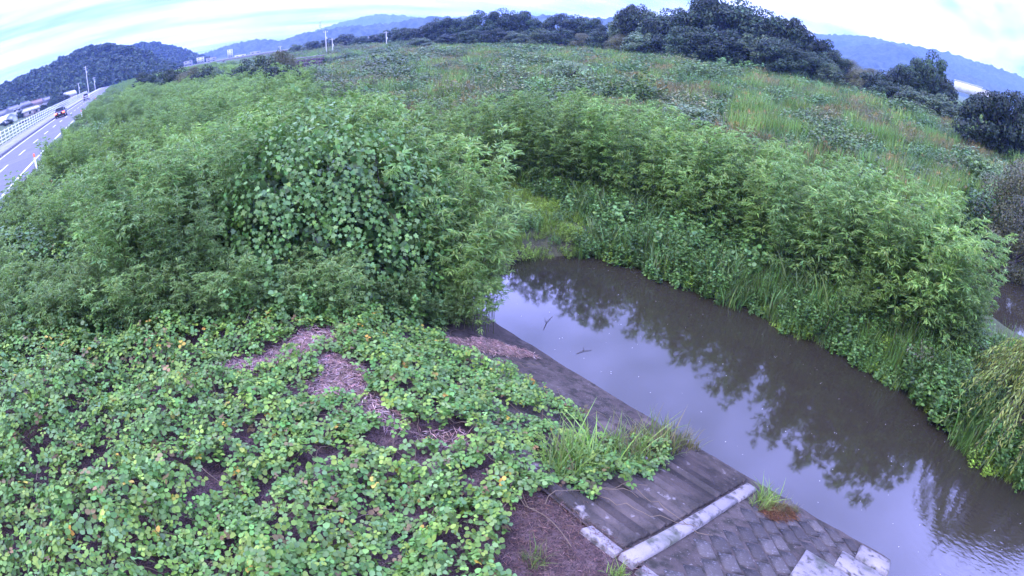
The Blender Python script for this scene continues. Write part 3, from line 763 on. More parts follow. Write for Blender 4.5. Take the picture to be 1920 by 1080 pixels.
for ci, (cc, rr3) in enumerate(LOBES):
    cc, rr3 = np.array(cc), np.array(rr3); ns_ = int(150 * rr3[0] * rr3[2] / 2.6) + 28
    for k in range(ns_):
        d = rand_dirs(1, MG, .7)[0]
        if d @ unit(view - cc) < -.35: continue
        lump = 1 + .16 * MG.normal(); p = cc + d * rr3 * lump; ln = MG.uniform(.5, 2.4); m = int(ln / .075); wob = MG.normal(0, .5)
        for q in range(m):
            nrm = unit((p - cc) / rr3 ** 2); tan = np.array([0, 0, -1.0]) - nrm * (nrm @ np.array([0, 0, -1.0])); tan = unit(tan) if p[2] > cc[2] else np.array([0, 0, -1.0])
            side = unit(np.cross(nrm, tan)); p = p + tan * .075 + side * .03 * (wob + MG.normal(0, 1)) + nrm * MG.normal(0, .012)
            if shell(p) < .86 or p[2] < np.interp(p[0], PX, PZ) + .2: break
            P_.append(p + side * (.06 if q % 2 else -.06) + MG.normal(0, .025, 3)); N_.append(nrm); T_.append(q / m)
P_ = np.array(P_); N_ = np.array(N_); T_ = np.array(T_)
gp = fnoise(P_[:, 0] + .6 * P_[:, 1], P_[:, 2] * .8, 1.1, 72, 2) + .35 * sstep(3.0, 5.2, P_[:, 2])
ok = MG.uniform(0, 1, len(P_)) < .18 + .82 * sstep(-.30, .05, gp)
P_, N_, T_ = P_[ok], N_[ok], T_[ok]; n = len(P_)
down = np.array([0, 0, -1.0]); nm = unit(N_ * .85 + np.array([0, 0, .5]) + MG.normal(0, .34, (n, 3)))
dr = unit(down + .55 * N_ + MG.normal(0, .5, (n, 3)))
kk = MG.uniform(0, 1, n) + .25 * T_
vc = np.where(kk[:, None] < .7, jcol((.092, .165, .050), n, .24, .10, MG), jcol((.125, .200, .075), n, .18, .08, MG))
vc = np.where((kk > 1.08)[:, None], jcol((.17, .26, .06), n, .15, .08, MG), vc)
lv, lf = tmpl_lobed()
szs = MG.uniform(.07, .152, n) * (1 - .35 * T_)
vis = np.argsort(np.linalg.norm(P_ - np.array([0, 0, 8.0]), axis=1) - 6 * szs * 5)[:260]
rest = np.setdiff1d(np.arange(n), vis)
v, f, c = scatter(lv, lf, frames(dr[rest], nm[rest]), P_[rest], szs[rest], vc[rest])
o = put(link('leaf_mass', make_mesh('leaf_mass', v, f, c, False, [M['vine']]), mound)); o['kind'] = 'stuff'
FRv = frames(dr, nm)
for k in vis:
    o = link('leaf', make_mesh('leaf', lv * szs[k], lf, np.repeat(vc[k][None], len(lv), 0), False, [M['vine']]), mound)
    m4 = Matrix.Identity(4)
    for i in range(3):
        for j in range(3): m4[i][j] = FRv[k][i][j]
        m4[i][3] = P_[k][i] - (4.4, 12.0, 1.6)[i]
    o.matrix_basis = m4
# inside of the bush: stems and leaves of a darker green
mb = MB()
for k in range(46):
    cc, r3 = LOBES[k % len(LOBES)]
    a = MG.uniform(0, 6.283); b = np.array([cc[0] + MG.normal(0, .5), cc[1] + MG.normal(0, .4), 0]); b[2] = float(ground_at(b[:1], b[1:2])[0]) - .1
    e = np.array(cc) + rand_dirs(1, MG, .6)[0] * np.array(r3) * .85
    if e[2] < b[2] + .4: e[2] = b[2] + .8
    mb.tube([b, (b + e) / 2 + MG.normal(0, .15, 3), e], [.035, .025, .012], 5, (.10, .085, .06), False)
put(mb.obj('stems', M['bark'], mound))
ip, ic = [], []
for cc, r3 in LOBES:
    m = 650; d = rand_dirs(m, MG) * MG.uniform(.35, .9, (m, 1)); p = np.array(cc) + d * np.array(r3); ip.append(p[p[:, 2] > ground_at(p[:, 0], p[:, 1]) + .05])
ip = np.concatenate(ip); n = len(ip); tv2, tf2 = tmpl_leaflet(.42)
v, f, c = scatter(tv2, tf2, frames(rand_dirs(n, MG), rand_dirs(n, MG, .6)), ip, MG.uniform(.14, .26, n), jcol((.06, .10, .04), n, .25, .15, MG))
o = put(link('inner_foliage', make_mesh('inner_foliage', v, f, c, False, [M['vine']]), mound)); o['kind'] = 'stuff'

# ================================================================== bamboo
BAM = [bamboo_mesh(100 + k, 30, 3.5, .95, ((.195, .275, .100), (.180, .262, .100), (.205, .285, .100), (.182, .266, .108))[k]) for k in range(4)]
BPRO = [proto_obj('bamboo_kit', joined('bamboo_kit', *b)) for b in BAM]
LOWB = [proto_obj('low_bamboo_kit', joined('low_bamboo_kit', *bamboo_mesh(120 + k, 22, 1.9, .8, (.188, .265, .105)))) for k in range(2)]
WEED = [proto_obj('weed_kit', weed_mesh(140, 30, 1.3, (.6, 1.2), (.08, .17), (.098, .168, .058))),
        proto_obj('weed_kit', weed_mesh(141, 30, 1.3, (.5, 1.0), (.10, .2), (.115, .185, .075), wid=.45)),
        proto_obj('weed_kit', weed_mesh(142, 34, 1.2, (.35, .8), (.06, .12), (.19, .265, .05))),
        proto_obj('weed_kit', weed_mesh(143, 30, 1.3, (.7, 1.3), (.05, .11), (.10, .14, .065), flower=(.24, .18, .22)))]
REED = [proto_obj('reed_kit', reed_mesh(150, 120, 1.6, (1.1, 1.9), .020, (.120, .190, .060), .06)),
        proto_obj('reed_kit', reed_mesh(151, 120, 1.6, (1.2, 2.0), .022, (.155, .215, .065), .06, .03)),
        proto_obj('reed_kit', reed_mesh(152, 110, 1.6, (1.0, 1.7), .018, (.175, .150, .075), .5, .05)),
        proto_obj('reed_kit', reed_mesh(153, 130, 1.4, (.5, 1.0), .016, (.19, .26, .06), .05, 0, .7)),
        proto_obj('reed_kit', reed_mesh(154, 90, 1.4, (.8, 1.4), .026, (.115, .180, .075), .05, 0, .8))]
TANG = [proto_obj('tangle_kit', weed_mesh(145, 40, 1.6, (.5, 1.3), (.09, .18), (.105, .155, .060), 20, .42, None, -.3)), proto_obj('tangle_kit', weed_mesh(146, 40, 1.6, (.5, 1.3), (.06, .15), (.145, .140, .075), 18, .3, None, -.3))]
# the thicket between road and stream
TG = np.random.default_rng(23)
def depth_step(P0, y_lo, y_hi, x_lo, x_hi, step):
    return jitter_grid(x_lo, x_hi, y_lo, y_hi, step, TG)
tx, ty = [], []
for (y0, y1, st) in ((10.5, 26, .85), (26, 55, 1.15), (55, 120, 1.7), (120, 330, 3.2)):
    a, b = jitter_grid(-5.4, 46 if y0 > 26 else 13, y0, y1, st, TG); tx.append(a); ty.append(b)
tx, ty = np.concatenate(tx), np.concatenate(ty)
gz = H(tx, ty)
def field_front(Y): return np.interp(Y, [10, 16, 21, 25, 30, 60, 120, 330], [8.2, 8.2, 9.4, 12.0, 15.5, 20, 26, 60])
ok = (tx < field_front(ty) + 2.5 * fnoise(tx, ty, 9, 41)) & (gz > .05)
for cc, r3 in LOBES[:7]: ok &= ell(tx, ty, cc[0], cc[1], r3[0] + .35, r3[1] + .35) > 1.0
ok &= ~((tx < 1.2) & (ty < 10.9 + .5 * (1.2 - tx))) & ~((tx > 7.6) & (ty < 14.6))
tx, ty, gz = tx[ok], ty[ok], gz[ok]; n = len(tx)
top = 4.15 + 1.15 * fnoise(tx, ty, 4.6, 42, 2) + .30 * TG.normal(0, 1, n) - .2 * sstep(-2, -5, tx) + .75 * np.exp(-((tx - 2.0) / 3.2) ** 2) * sstep(30, 14, ty)
top = np.where((tx > -1) & (ty > 11) & (ty < 17) & (tx < 8), top + .45, top)
top = np.where((tx > 1.0) & (tx < 7.4) & (ty > 12.8) & (ty < 19), np.maximum(top, 5.7 + .35 * TG.normal(0, 1, n) - .25 * np.maximum(0, ty - 15.5)), top)
hgt = np.clip(top - gz, .55, 4.9)
lowm = hgt < 1.7
typ = fnoise(tx, ty, 5.0, 43, 2) + .35 * TG.normal(0, 1, n)
idx_ = np.where(lowm, 4 + (TG.integers(0, 2, n)), TG.integers(0, 4, n))
weedy = (typ < -.45) & (hgt < 2.3) & (ty > 15)
idx_ = np.where(weedy, 6 + TG.integers(0, 2, n), idx_)
scl = np.where(idx_ < 4, hgt / 3.5, np.where(idx_ < 6, hgt / 1.9, np.clip(hgt, .6, 1.5) / 1.05))
far = 1 + .9 * sstep(26, 140, ty)
S3 = np.stack([np.clip(scl, .5, 1.5) * far, np.clip(scl, .5, 1.5) * far, scl], 1)
m = 150; ex = np.concatenate([TG.uniform(-5.2, -.8, 90), TG.uniform(-2.5, 6.6, 60)]); ey = np.concatenate([TG.uniform(10.6, 24, 90), np.zeros(60)])
ey[90:] = 10.3 + .35 * TG.normal(0, 1, 60) + .3 * np.maximum(0, 1.2 - ex[90:]); ei = np.where(TG.uniform(0, 1, m) < .7, 4 + TG.integers(0, 2, m), 6 + TG.integers(0, 2, m))
es = np.where(ei < 6, TG.uniform(.35, .7, m), TG.uniform(.6, 1.0, m))
tx, ty = np.concatenate([tx, ex]), np.concatenate([ty, ey]); gz = np.concatenate([gz, ground_at(ex, ey)]); idx_ = np.concatenate([idx_, ei]); S3 = np.concatenate([S3, np.stack([es, es, es], 1)]); n = len(tx)
gn_scatter('bamboo_thicket', BPRO + LOWB + WEED[:2], np.stack([tx, ty, gz], 1), TG.uniform(0, 6.283, n), S3, idx_, 'feathery bamboo thicket filling the embankment slope between road and stream', 'thicket')

# bamboo clumps one can tell apart along the far bank of the stream
def bamboo_thing(name, X_, Y_, h, k, rot, label, group):
    root = empty(name, (X_, Y_, float(H(X_, Y_))), rot); root.scale = (h / 3.5 * 1.02, h / 3.5 * 1.02, h / 3.5)
    fo, cu = BAM[k]
    o1 = link('foliage', fo, root); o2 = link('culms', cu, root)
    return tag(root, label, 'bamboo', group)
ORD = ['first', 'second', 'third', 'fourth', 'fifth', 'sixth', 'seventh', 'eighth', 'ninth', 'tenth', 'eleventh', 'twelfth', 'thirteenth', 'fourteenth', 'fifteenth', 'sixteenth', 'seventeenth', 'eighteenth', 'nineteenth', 'twentieth', 'twenty-first', 'twenty-second', 'twenty-third', 'twenty-fourth', 'twenty-fifth', 'twenty-sixth', 'twenty-seventh', 'twenty-eighth', 'twenty-ninth', 'thirtieth']
bg_ = np.random.default_rng(29)
FRONT = [(14.2, 22.6, 3.7), (15.6, 21.2, 4.0), (16.6, 19.2, 4.1), (17.3, 17.4, 4.3), (17.8, 15.6, 4.3), (18.0, 13.8, 4.2), (18.0, 12.1, 4.1), (17.9, 10.5, 4.2), (17.7, 9.0, 4.1), (17.6, 7.4, 4.1), (17.4, 5.9, 4.2), (17.1, 4.5, 4.2), (16.8, 3.1, 4.3), (16.6, 1.8, 4.4), (16.4, .6, 4.2), (16.5, -.3, 3.8)]
BACK = [(16.2, 24.0, 4.0), (18.2, 21.4, 4.2), (19.2, 18.4, 4.0), (19.8, 15.4, 3.8), (20.0, 12.6, 3.7), (19.9, 9.4, 3.7), (19.6, 6.4, 3.8), (19.2, 3.6, 3.9), (18.4, 1.2, 3.9), (15.9, -.9, 2.4), (15.4, 2.4, 2.0)]
for i, (X_, Y_, h) in enumerate(FRONT):
    bamboo_thing('bamboo_clump', X_ + bg_.normal(0, .15), Y_, h * bg_.uniform(.94, 1.06), i % 4, bg_.uniform(0, 6.28), f'{ORD[i]} feathery bamboo clump in the far bank front row, counting from the pool head', 'bamboo clumps along the far bank')
for i, (X_, Y_, h) in enumerate(BACK):
    bamboo_thing('bamboo_clump', X_ + bg_.normal(0, .15), Y_, h * bg_.uniform(.94, 1.06), (i + 2) % 4, bg_.uniform(0, 6.28), f'{ORD[i]} bamboo clump in the far bank rear row, counting from the pool head', 'bamboo clumps along the far bank')
for i, (X_, Y_, h, w_) in enumerate(((7.0, 10.9, 4.4, 'nearest the water'), (7.3, 12.5, 4.8, 'second from the water'), (7.0, 9.75, 2.5, 'low, overhanging the revetment foot'), (6.8, 13.6, 5.0, 'at its back'))):
    bamboo_thing('bamboo_clump', X_, Y_, h, i, i * 1.7, f'bamboo clump beside the vine covered bush, {w_}', 'bamboo clumps beside the vine covered bush')

# ================================================================== herbs and grass
WG = np.random.default_rng(31)
# low herbs on the far bank and round the head of the pool
x, y = jitter_grid(8, 24, -9, 26, .42, WG); x2, y2 = jitter_grid(11, 17, -9, 12, .26, WG); z2 = H(x2, y2); k2 = (z2 > -.12) & (z2 < .45)
x, y = np.concatenate([x, x2[k2]]), np.concatenate([y, y2[k2]]); z = H(x, y)
ok = (z > -.14) & (x > 8.4) & ((x > 12) | (y > 12.0)) & ~((x > 20.5) & (y < 2.5))
ok &= (x < 21) & ~((y < -.3) & (x > 17.2)) & ((x > field_front(y) - .5) | (y < 14.5))
x, y, z = x[ok], y[ok], z[ok]; n = len(x)
edge = np.clip((z + .2) / .8, 0, 1); z = np.maximum(z, -.12)
ty_ = fnoise(x, y, 3.0, 51, 2) + .3 * WG.normal(0, 1, n)
head = (y > 12.0) & (x < 14.8 + .28 * (y - 12))
PR = WEED + REED[3:5] + REED[:2]
ix = np.where(ty_ < -.1, 0, np.where(ty_ < .12, 1, np.where(ty_ < .26, 2, np.where(ty_ < .62, 5, np.where(ty_ < .95, 0, 3)))))
ix = np.where(edge < .5, np.where(WG.uniform(0, 1, n) < .45, 2, np.where(WG.uniform(0, 1, n) < .5, 0, 4)), ix)
ix = np.where(head, np.where(ty_ < .5, np.where(WG.uniform(0, 1, n) < .5, 2, 4), 0), ix)
ix = np.where((ix == 3) & (y > 1.5), 0, ix)
rz_ = fnoise(x, y, 1.7, 58, 2) + .3 * WG.normal(0, 1, n)
ix = np.where((~head) & (rz_ > .22), np.where(WG.uniform(0, 1, n) < .55, 5, 6), ix)
ix = np.where((~head) & (edge < .4) & (rz_ < .0), np.where(WG.uniform(0, 1, n) < .5, 0, 1), ix)
s_ = np.where(head, .52, .5 + .42 * edge) * WG.uniform(.55, 1.3, n) * np.where(ix >= 4, .8, 1.0) * np.where(ix >= 6, .8, 1.0) * (1 + .35 * fnoise(x, y, 2.3, 59, 2))
gn_scatter('bank_herbs', PR, np.stack([x, y, z], 1), WG.uniform(0, 6.283, n), s_, ix, 'mixed green weeds and grasses lining the far bank of the stream', 'weeds')
# tall reeds and weeds of the flood meadow
fx, fy = [], []
for (x0, x1, y0, y1, st) in ((14, 48, -14, 46, .95), (48, 84, -30, 60, 1.45), (15, 84, 46, 110, 1.6), (84, 150, -60, 110, 2.3), (20, 150, 110, 330, 3.6)):
    a, b = jitter_grid(x0, x1, y0, y1, st, WG); fx.append(a); fy.append(b)
fx, fy = np.concatenate(fx), np.concatenate(fy); fz = H(fx, fy)
ok = (fx > np.where(fy > 24, field_front(fy), 20.6)) & (fz > .1)
fx, fy, fz = fx[ok], fy[ok], fz[ok]; n = len(fx)
t1 = fnoise(fx, fy, 16, 52, 3) + .2 * WG.normal(0, 1, n); t2 = fnoise(fx * .5, fy, 11, 53, 3)
ix = np.where(t1 < -.25, 0, np.where(t1 < .25, 1, 4))
ix = np.where((t2 > .44) | ((fx < 26) & (fy > 6) & (t2 > .12)), 2, ix)
ix = np.where(t2 < -.20, 5 + (WG.uniform(0, 1, n) < .4), ix)
dd_ = np.hypot(fx, fy); s_ = WG.uniform(.75, 1.3, n) * (1 + .25 * fnoise(fx, fy, 7, 54)); wide = 1 + 1.0 * sstep(40, 130, dd_)
s_ = np.where(ix >= 5, s_ * (1.25 + .45 * fnoise(fx, fy, 6, 55, 1)), s_) * np.where(fx < 24, .8, 1.0)
tb = fnoise(fx, fy, 9, 56, 2); band = sstep(46, 26, fx - .35 * fy) * sstep(2, 8, fy)
ix = np.where((tb + .55 * band > .42) & (WG.uniform(0, 1, n) < .85), 7 + (fnoise(fx, fy, 5, 57, 1) > .1), ix)
s_ = np.where(ix >= 7, s_ * 1.15, s_)
gn_scatter('meadow_reeds', REED + WEED[:2] + TANG, np.stack([fx, fy, fz], 1), WG.uniform(0, 6.283, n), np.stack([s_ * wide, s_ * wide, s_], 1), ix, 'tall reed and weed meadow stretching to the tree line', 'reeds')

# ================================================================== trees and shrubs one can tell apart
TREE = {
    'dark': tree_meshes(200, 4.2, 9.5, .6, (.048, .080, .040), 40, 190, (.28, .5), .28),
    'broad': tree_meshes(201, 5.0, 8.0, .5, (.055, .088, .045), 44, 180, (.28, .5), .25),
    'pale': tree_meshes(202, 3.4, 6.5, .4, (.135, .180, .095), 32, 190, (.25, .42), .22),
    'round': tree_meshes(203, 3.6, 7.2, .6, (.038, .062, .034), 34, 200, (.25, .42), .2),
    'brown': tree_meshes(204, 3.0, 6.0, .4, (.105, .098, .060), 34, 420, (.09, .17), .25),
    'shrub': tree_meshes(205, 1.5, 2.6, .15, (.185, .240, .150), 30, 240, (.07, .14), .22),
}
for k_ in ('shrub', 'brown'): TREE[k_][0].materials[0] = M['weed']
TDIM = {'dark': (4.2, 10.1), 'broad': (5.0, 8.5), 'pale': (3.4, 6.9), 'round': (3.6, 7.8), 'brown': (3.0, 6.4), 'shrub': (1.5, 2.75)}
tg = random.Random(8)
def tree(name, kind, az, dist, top_el, width, label, group=None, cat='tree', dz=-.3):
    """width: crown width in metres; the height follows from where the top stands"""
    X_, Y_, z = at(az, dist); topz = 8 + dist * math.tan(R(top_el)); h = max(topz - z - dz, .8); r0, h0 = TDIM[kind]
    root = empty(name, (X_, Y_, z + dz), tg.uniform(0, 6.28)); root.scale = (width / 2 / r0, width / 2 / r0, h / h0)
    c_, t_ = TREE[kind]; link('crown', c_, root); link('trunk', t_, root)
    return tag(root, label, cat, group)
G1 = 'trees in the tall grove beyond the meadow'
for i, (az, d, el, w, k) in enumerate(((11.4, 128, 2.0, 7, 'pale'), (12.7, 124, 3.0, 9, 'broad'), (14.6, 122, 2.5, 9, 'pale'), (16.4, 118, 2.8, 10, 'dark'), (18.4, 116, 3.7, 10, 'dark'), (20.4, 114, 4.6, 11, 'broad'), (22.6, 113, 4.7, 11, 'dark'), (24.6, 112, 4.1, 10, 'dark'),
                                       (26.6, 110, 3.8, 10, 'dark'), (28.5, 108, 3.4, 9, 'broad'), (30.2, 106, 2.9, 8, 'dark'), (31.7, 104, 2.0, 7, 'round'), (33.2, 102, 1.0, 6, 'dark'))):
    tree('grove_tree', k, az, d, el, w, f'{ORD[i]} tree of the tall dark grove beyond the meadow, counting from its left end', G1)
G2 = 'low trees along the foot of the grove'
for i, (az, d, el, w, k) in enumerate(((13.4, 114, .3, 7, 'pale'), (15.6, 112, .2, 7, 'broad'), (17.8, 108, 1.2, 8, 'broad'), (20.0, 106, 1.6, 9, 'dark'), (22.6, 104, 1.4, 9, 'round'), (25.2, 102, 1.3, 8, 'pale'), (27.5, 100, 1.2, 8, 'broad'), (29.6, 98, .8, 7, 'dark'), (31.4, 97, .4, 6, 'broad'), (33.0, 96, -.3, 5, 'pale'))):
    tree('understorey_tree', k, az, d, el, w, f'{ORD[i]} low tree at the foot of the tall grove, counting from its left end', G2)
G3 = 'trees of the wood behind the middle of the meadow'
for i, (az, d, el, w, k) in enumerate(((-10.4, 210, .5, 10, 'broad'), (-8.8, 205, 1.0, 10, 'dark'), (-7.0, 200, 1.4, 11, 'broad'), (-5.0, 198, 1.5, 11, 'dark'), (-2.9, 190, 2.1, 12, 'dark'), (-1.0, 188, 2.3, 11, 'dark'), (.9, 188, 2.0, 10, 'broad'), (2.6, 185, 1.3, 9, 'dark'), (4.6, 175, 1.9, 10, 'round'), (6.4, 172, 1.7, 10, 'dark'), (8.2, 168, 1.4, 9, 'broad'), (9.9, 160, 1.1, 8, 'dark'))):
    tree('wood_tree', k, az, d, el, w, f'{ORD[i]} tree of the wood behind the middle of the meadow, counting from its left end', G3)
G4 = 'bushes in front of the middle wood'
for i, (az, d, el, w, k) in enumerate(((-9.5, 170, -.5, 8, 'pale'), (-6.5, 165, -.2, 8, 'round'), (-4.2, 160, .1, 8, 'broad'), (-1.8, 155, .2, 8, 'dark'), (.6, 150, -.1, 7, 'pale'), (2.8, 142, .2, 6, 'pale'), (5.2, 138, .3, 7, 'dark'), (7.4, 134, -.1, 7, 'brown'), (9.2, 130, .1, 7, 'broad'), (11.0, 122, .0, 6, 'brown'))):
    tree('wood_edge_bush', k, az, d, el, w, f'{ORD[i]} bush along the edge of the middle wood, counting from its left end', G4, 'bush')
for (az, d, el, w, k, lab) in ((35.0, 104, .5, 6, 'brown', 'brownish tree just past the right end of the tall grove'), (36.8, 100, .1, 6, 'brown', 'second brownish tree past the right end of the tall grove'), (38.6, 96, .0, 7, 'dark', 'vine draped dark tree left of the peaked tree'),
                               (40.3, 95, .5, 6, 'round', 'round tree leaning against the peaked tree'), (42.0, 94, 1.8, 6, 'dark', 'left half of the peaked tree pair below the blue hills'), (43.5, 94, 2.9, 6, 'dark', 'tall peaked tree with ragged top below the blue hills'), (45.2, 92, .9, 5, 'round', 'small dark tree on the right flank of the peaked tree'),
                               (42.2, 84, -.9, 6, 'pale', 'pale round bush in front of the peaked tree'), (44.6, 82, -.8, 5, 'pale', 'pale bush right of the peaked tree'), (46.6, 80, -1.3, 5, 'pale', 'low grey green bush between peaked tree and dark round tree'), (39.4, 88, -.9, 6, 'broad', 'low bush under the vine draped tree'),
                               (49.4, 62, .9, 6.0, 'round', 'dark round tree at the right edge of the meadow'), (51.6, 62, 1.5, 5.4, 'round', 'darkest round tree at the right edge of the picture, on the meadow rim'), (54.0, 64, 1.0, 5.4, 'round', 'round tree cut by the right edge of the picture')):
    tree('tree', k, az, d, el, w, lab, 'trees right of the grove')
for (az, d, el, w, k, lab) in ((-23.6, 76, -.4, 4.4, 'brown', 'brownish purple tree beside the far bend of the river'), (-25.2, 78, -.7, 6, 'pale', 'green bush left of the brownish river tree'), (-27.2, 80, -1.0, 5, 'dark', 'dark bush second left of the brownish river tree'), (-24.4, 64, -2.2, 4.6, 'broad', 'low bush in front of the brownish river tree'),
                               (-30.6, 92, -1.3, 4, 'pale', 'pale rounded bush in the row beside the road end'), (-32.0, 96, -.8, 5, 'dark', 'dark bush in the middle of the row beside the road end'), (-33.6, 100, -.6, 6, 'brown', 'brown tinged bush in the row beside the road end'), (-35.2, 108, -.5, 6, 'broad', 'broad bush in the row beside the road end'),
                               (-36.8, 118, -.3, 6, 'dark', 'tall dark bush of the row beside the road end'), (-38.2, 130, -.1, 6, 'round', 'bush closest to where the road vanishes'), (-29.2, 88, -1.6, 3.4, 'round', 'small dark bush at the right end of the row by the road')):
    tree('river_bush', k, az, d, el, w, lab, 'bushes far along the stream', 'bush')
for (az, d, el, w, k, lab) in ((18.8, 38, -6.6, 5.0, 'shrub', 'silvery green willow shrub standing in the reeds behind the bamboo'), (5.6, 62, -2.9, 5.5, 'shrub', 'grey green rounded shrub in the middle of the meadow'), (-34.5, 22, -8.9, 2.6, 'shrub', 'dark leafy shrub poking out of the bamboo thicket'),
                               (55.8, 33, -3.2, 5.0, 'brown', 'brown shrub hung with dead vines at the right edge of the picture'), (56.6, 30, -7.5, 4.0, 'brown', 'low brown shrub over the side channel at the right edge'), (53.6, 40, -4.8, 4.0, 'shrub', 'green shrub left of the brown vine hung shrub')):
    tree('shrub', k, az, d, el, w, lab, None, 'shrub')
G5 = 'trees on the far levee left of the middle wood'
for i, (az, d, el, w, k) in enumerate(((-22.4, 290, .0, 8, 'pale'), (-20.6, 280, .1, 9, 'broad'), (-19.0, 275, .2, 9, 'dark'), (-17.2, 270, .5, 10, 'round'), (-15.6, 265, .1, 9, 'broad'), (-14.0, 255, .2, 9, 'dark'), (-12.4, 245, .7, 10, 'dark'), (-11.2, 235, .6, 10, 'broad'))):
    tree('levee_tree', k, az, d, el, w, f'{ORD[i]} tree on the far levee, counting from the left', G5)

# willow over the near right corner of the stream: long drooping twigs
def willow_mesh(seed, r=1.5, h=2.6, twigs=170):
    g = np.random.default_rng(seed); tv3, tf3 = tmpl_blade(.13, .2); P, D, S_, C_ = [], [], [], []; mb = MB()
    for k in range(twigs):
        a = g.uniform(0, 6.283); rr_ = r * math.sqrt(g.uniform(.02, 1)); h0 = h * (.45 + .55 * math.sqrt(max(0, 1 - (rr_ / r) ** 2))) * g.uniform(.7, 1)
        b = np.array([math.cos(a) * rr_ * .55, math.sin(a) * rr_ * .55, h0]); e = np.array([math.cos(a) * rr_ * 1.1, math.sin(a) * rr_ * 1.1, h0 - g.uniform(.5, 1.3)])
        t = np.linspace(0, 1, 38)[:, None]; q = b * (1 - t) + e * t + np.array([0, 0, .35]) * t * (1 - t) * 2
        mb.tube(q[::6], .006, 3, (.13, .11, .05), False)
        P.append(q); D.append(unit(unit(e - b) * .9 + g.normal(0, .6, (38, 3)) + np.array([0, 0, -.5]))); S_.append(g.uniform(.08, .15, 38)); C_.append(jcol((.25, .28, .09), 38, .2, .1, g))
    n = twigs * 38
    for k in range(7):
        a = g.uniform(0, 6.283); mb.tube([(0, 0, -.2), (math.cos(a) * .3, math.sin(a) * .3, h * .5), (math.cos(a) * r * .7, math.sin(a) * r * .7, h * .85)], [.06, .045, .015], 5, (.1, .085, .06), False)
    v, f, c = scatter(tv3, tf3, frames(np.concatenate(D), unit(g.normal(0, .5, (n, 3)) + np.array([0, 0, 1.]))), np.concatenate(P), np.concatenate(S_), np.concatenate(C_))
    return make_mesh('foliage', v, f, c, False, [M['bamboo']]), mb.mesh('branches', M['bark'])
WIL = willow_mesh(300)
for (X_, Y_, s, lab) in ((13.6, -3.4, 1.25, 'yellow green willow drooping over the water at the right edge'), (15.0, -2.6, .6, 'smaller willow behind the drooping one at the right edge'), (14.2, -5.0, 1.3, 'willow cut by the right edge of the picture')):
    w_ = empty('willow', (X_, Y_, float(H(X_, Y_)) - .1), X_); w_.scale = (s, s, s); link('foliage', WIL[0], w_); link('branches', WIL[1], w_)
    tag(w_, lab, 'willow', 'willows at the right edge')

# ================================================================== small plants and litter on the near bank
SG = np.random.default_rng(41)
def tuft_mesh(seed, n, size, h, w, base, dry, lean=.8):
    return reed_mesh(seed, n, size, h, w, base, dry, 0, lean)
TUFT = [tuft_mesh(320, 90, .45, (.3, .62), .008, (.16, .21, .07), .25), tuft_mesh(321, 90, .4, (.25, .5), .007, (.20, .17, .08), .6), tuft_mesh(322, 110, .45, (.3, .6), .009, (.15, .22, .06), .05)]
GT = 'grass tufts along the edge of the revetment'
for i, (X_, Y_, k, s, lab) in enumerate(((4.1, 3.65, 2, 1.0, 'green grass tuft highest up the grassy line across the revetment'), (4.7, 3.75, 2, 1.1, 'second green grass tuft down the grassy line across the revetment'), (5.3, 3.65, 0, 1.0, 'third grass tuft down the grassy line across the revetment'), (5.9, 3.7, 0, 1.05, 'mixed grass tuft midway down the grassy line across the revetment'),
                                         (6.4, 3.7, 1, 1.1, 'straw coloured grass tuft low on the grassy line across the revetment'), (6.9, 3.65, 0, 1.05, 'grass tuft second from the water on the grassy line'), (7.4, 3.6, 1, 1.0, 'yellowed grass tuft by the water on the grassy line'), (7.75, 3.5, 1, .8, 'last dry grass tuft of the line, touching the water'),
                                         (7.05, 1.35, 0, .75, 'yellow green weed tuft at the lower end of the concrete beam'), (7.4, 1.05, 1, .8, 'rusty brown grass tuft past the end of the concrete beam'), (7.75, .8, 1, .55, 'tiny rusty grass tuft at the water past the beam'), (7.5, 1.35, 2, .9, 'tall thin grass tuft at the water past the beam'),
                                         (2.55, 2.55, 0, .6, 'small grass tuft on the bare brown ground above the edging strip'), (3.1, 1.75, 2, .45, 'little green sprout beside the edging strip'))):
    o = link('grass_tuft', TUFT[k]); o.location = (X_, Y_, float(ground_at(np.array([X_]), np.array([Y_]))[0]) - .02); s = s * (1.45 if i < 8 else 1.0); o.scale = (s, s, s); o.rotation_euler = (0, 0, i * 1.3)
    tag(o, lab, 'grass tuft', GT)
# tall grass fringe at the foot of the bush
x = SG.uniform(-1.6, 7.0, 46); y = 10.15 + .28 * SG.normal(0, 1, 46) + .35 * np.maximum(0, 1.5 - x); ix = SG.integers(0, 2, 46); z = ground_at(x, y)
gn_scatter('grass_fringe', [proto_obj('fringe_kit', reed_mesh(330, 60, .7, (.6, 1.1), .010, (.115, .175, .06), .08, 0, .9)), proto_obj('fringe_kit', reed_mesh(331, 50, .7, (.5, 1.0), .009, (.13, .19, .065), .1, 0, 1.0))],
           np.stack([x, y, z], 1), SG.uniform(0, 6.283, 46), SG.uniform(.4, .75, 46), ix, 'arching grass fringe along the foot of the bush and thicket', 'grass')
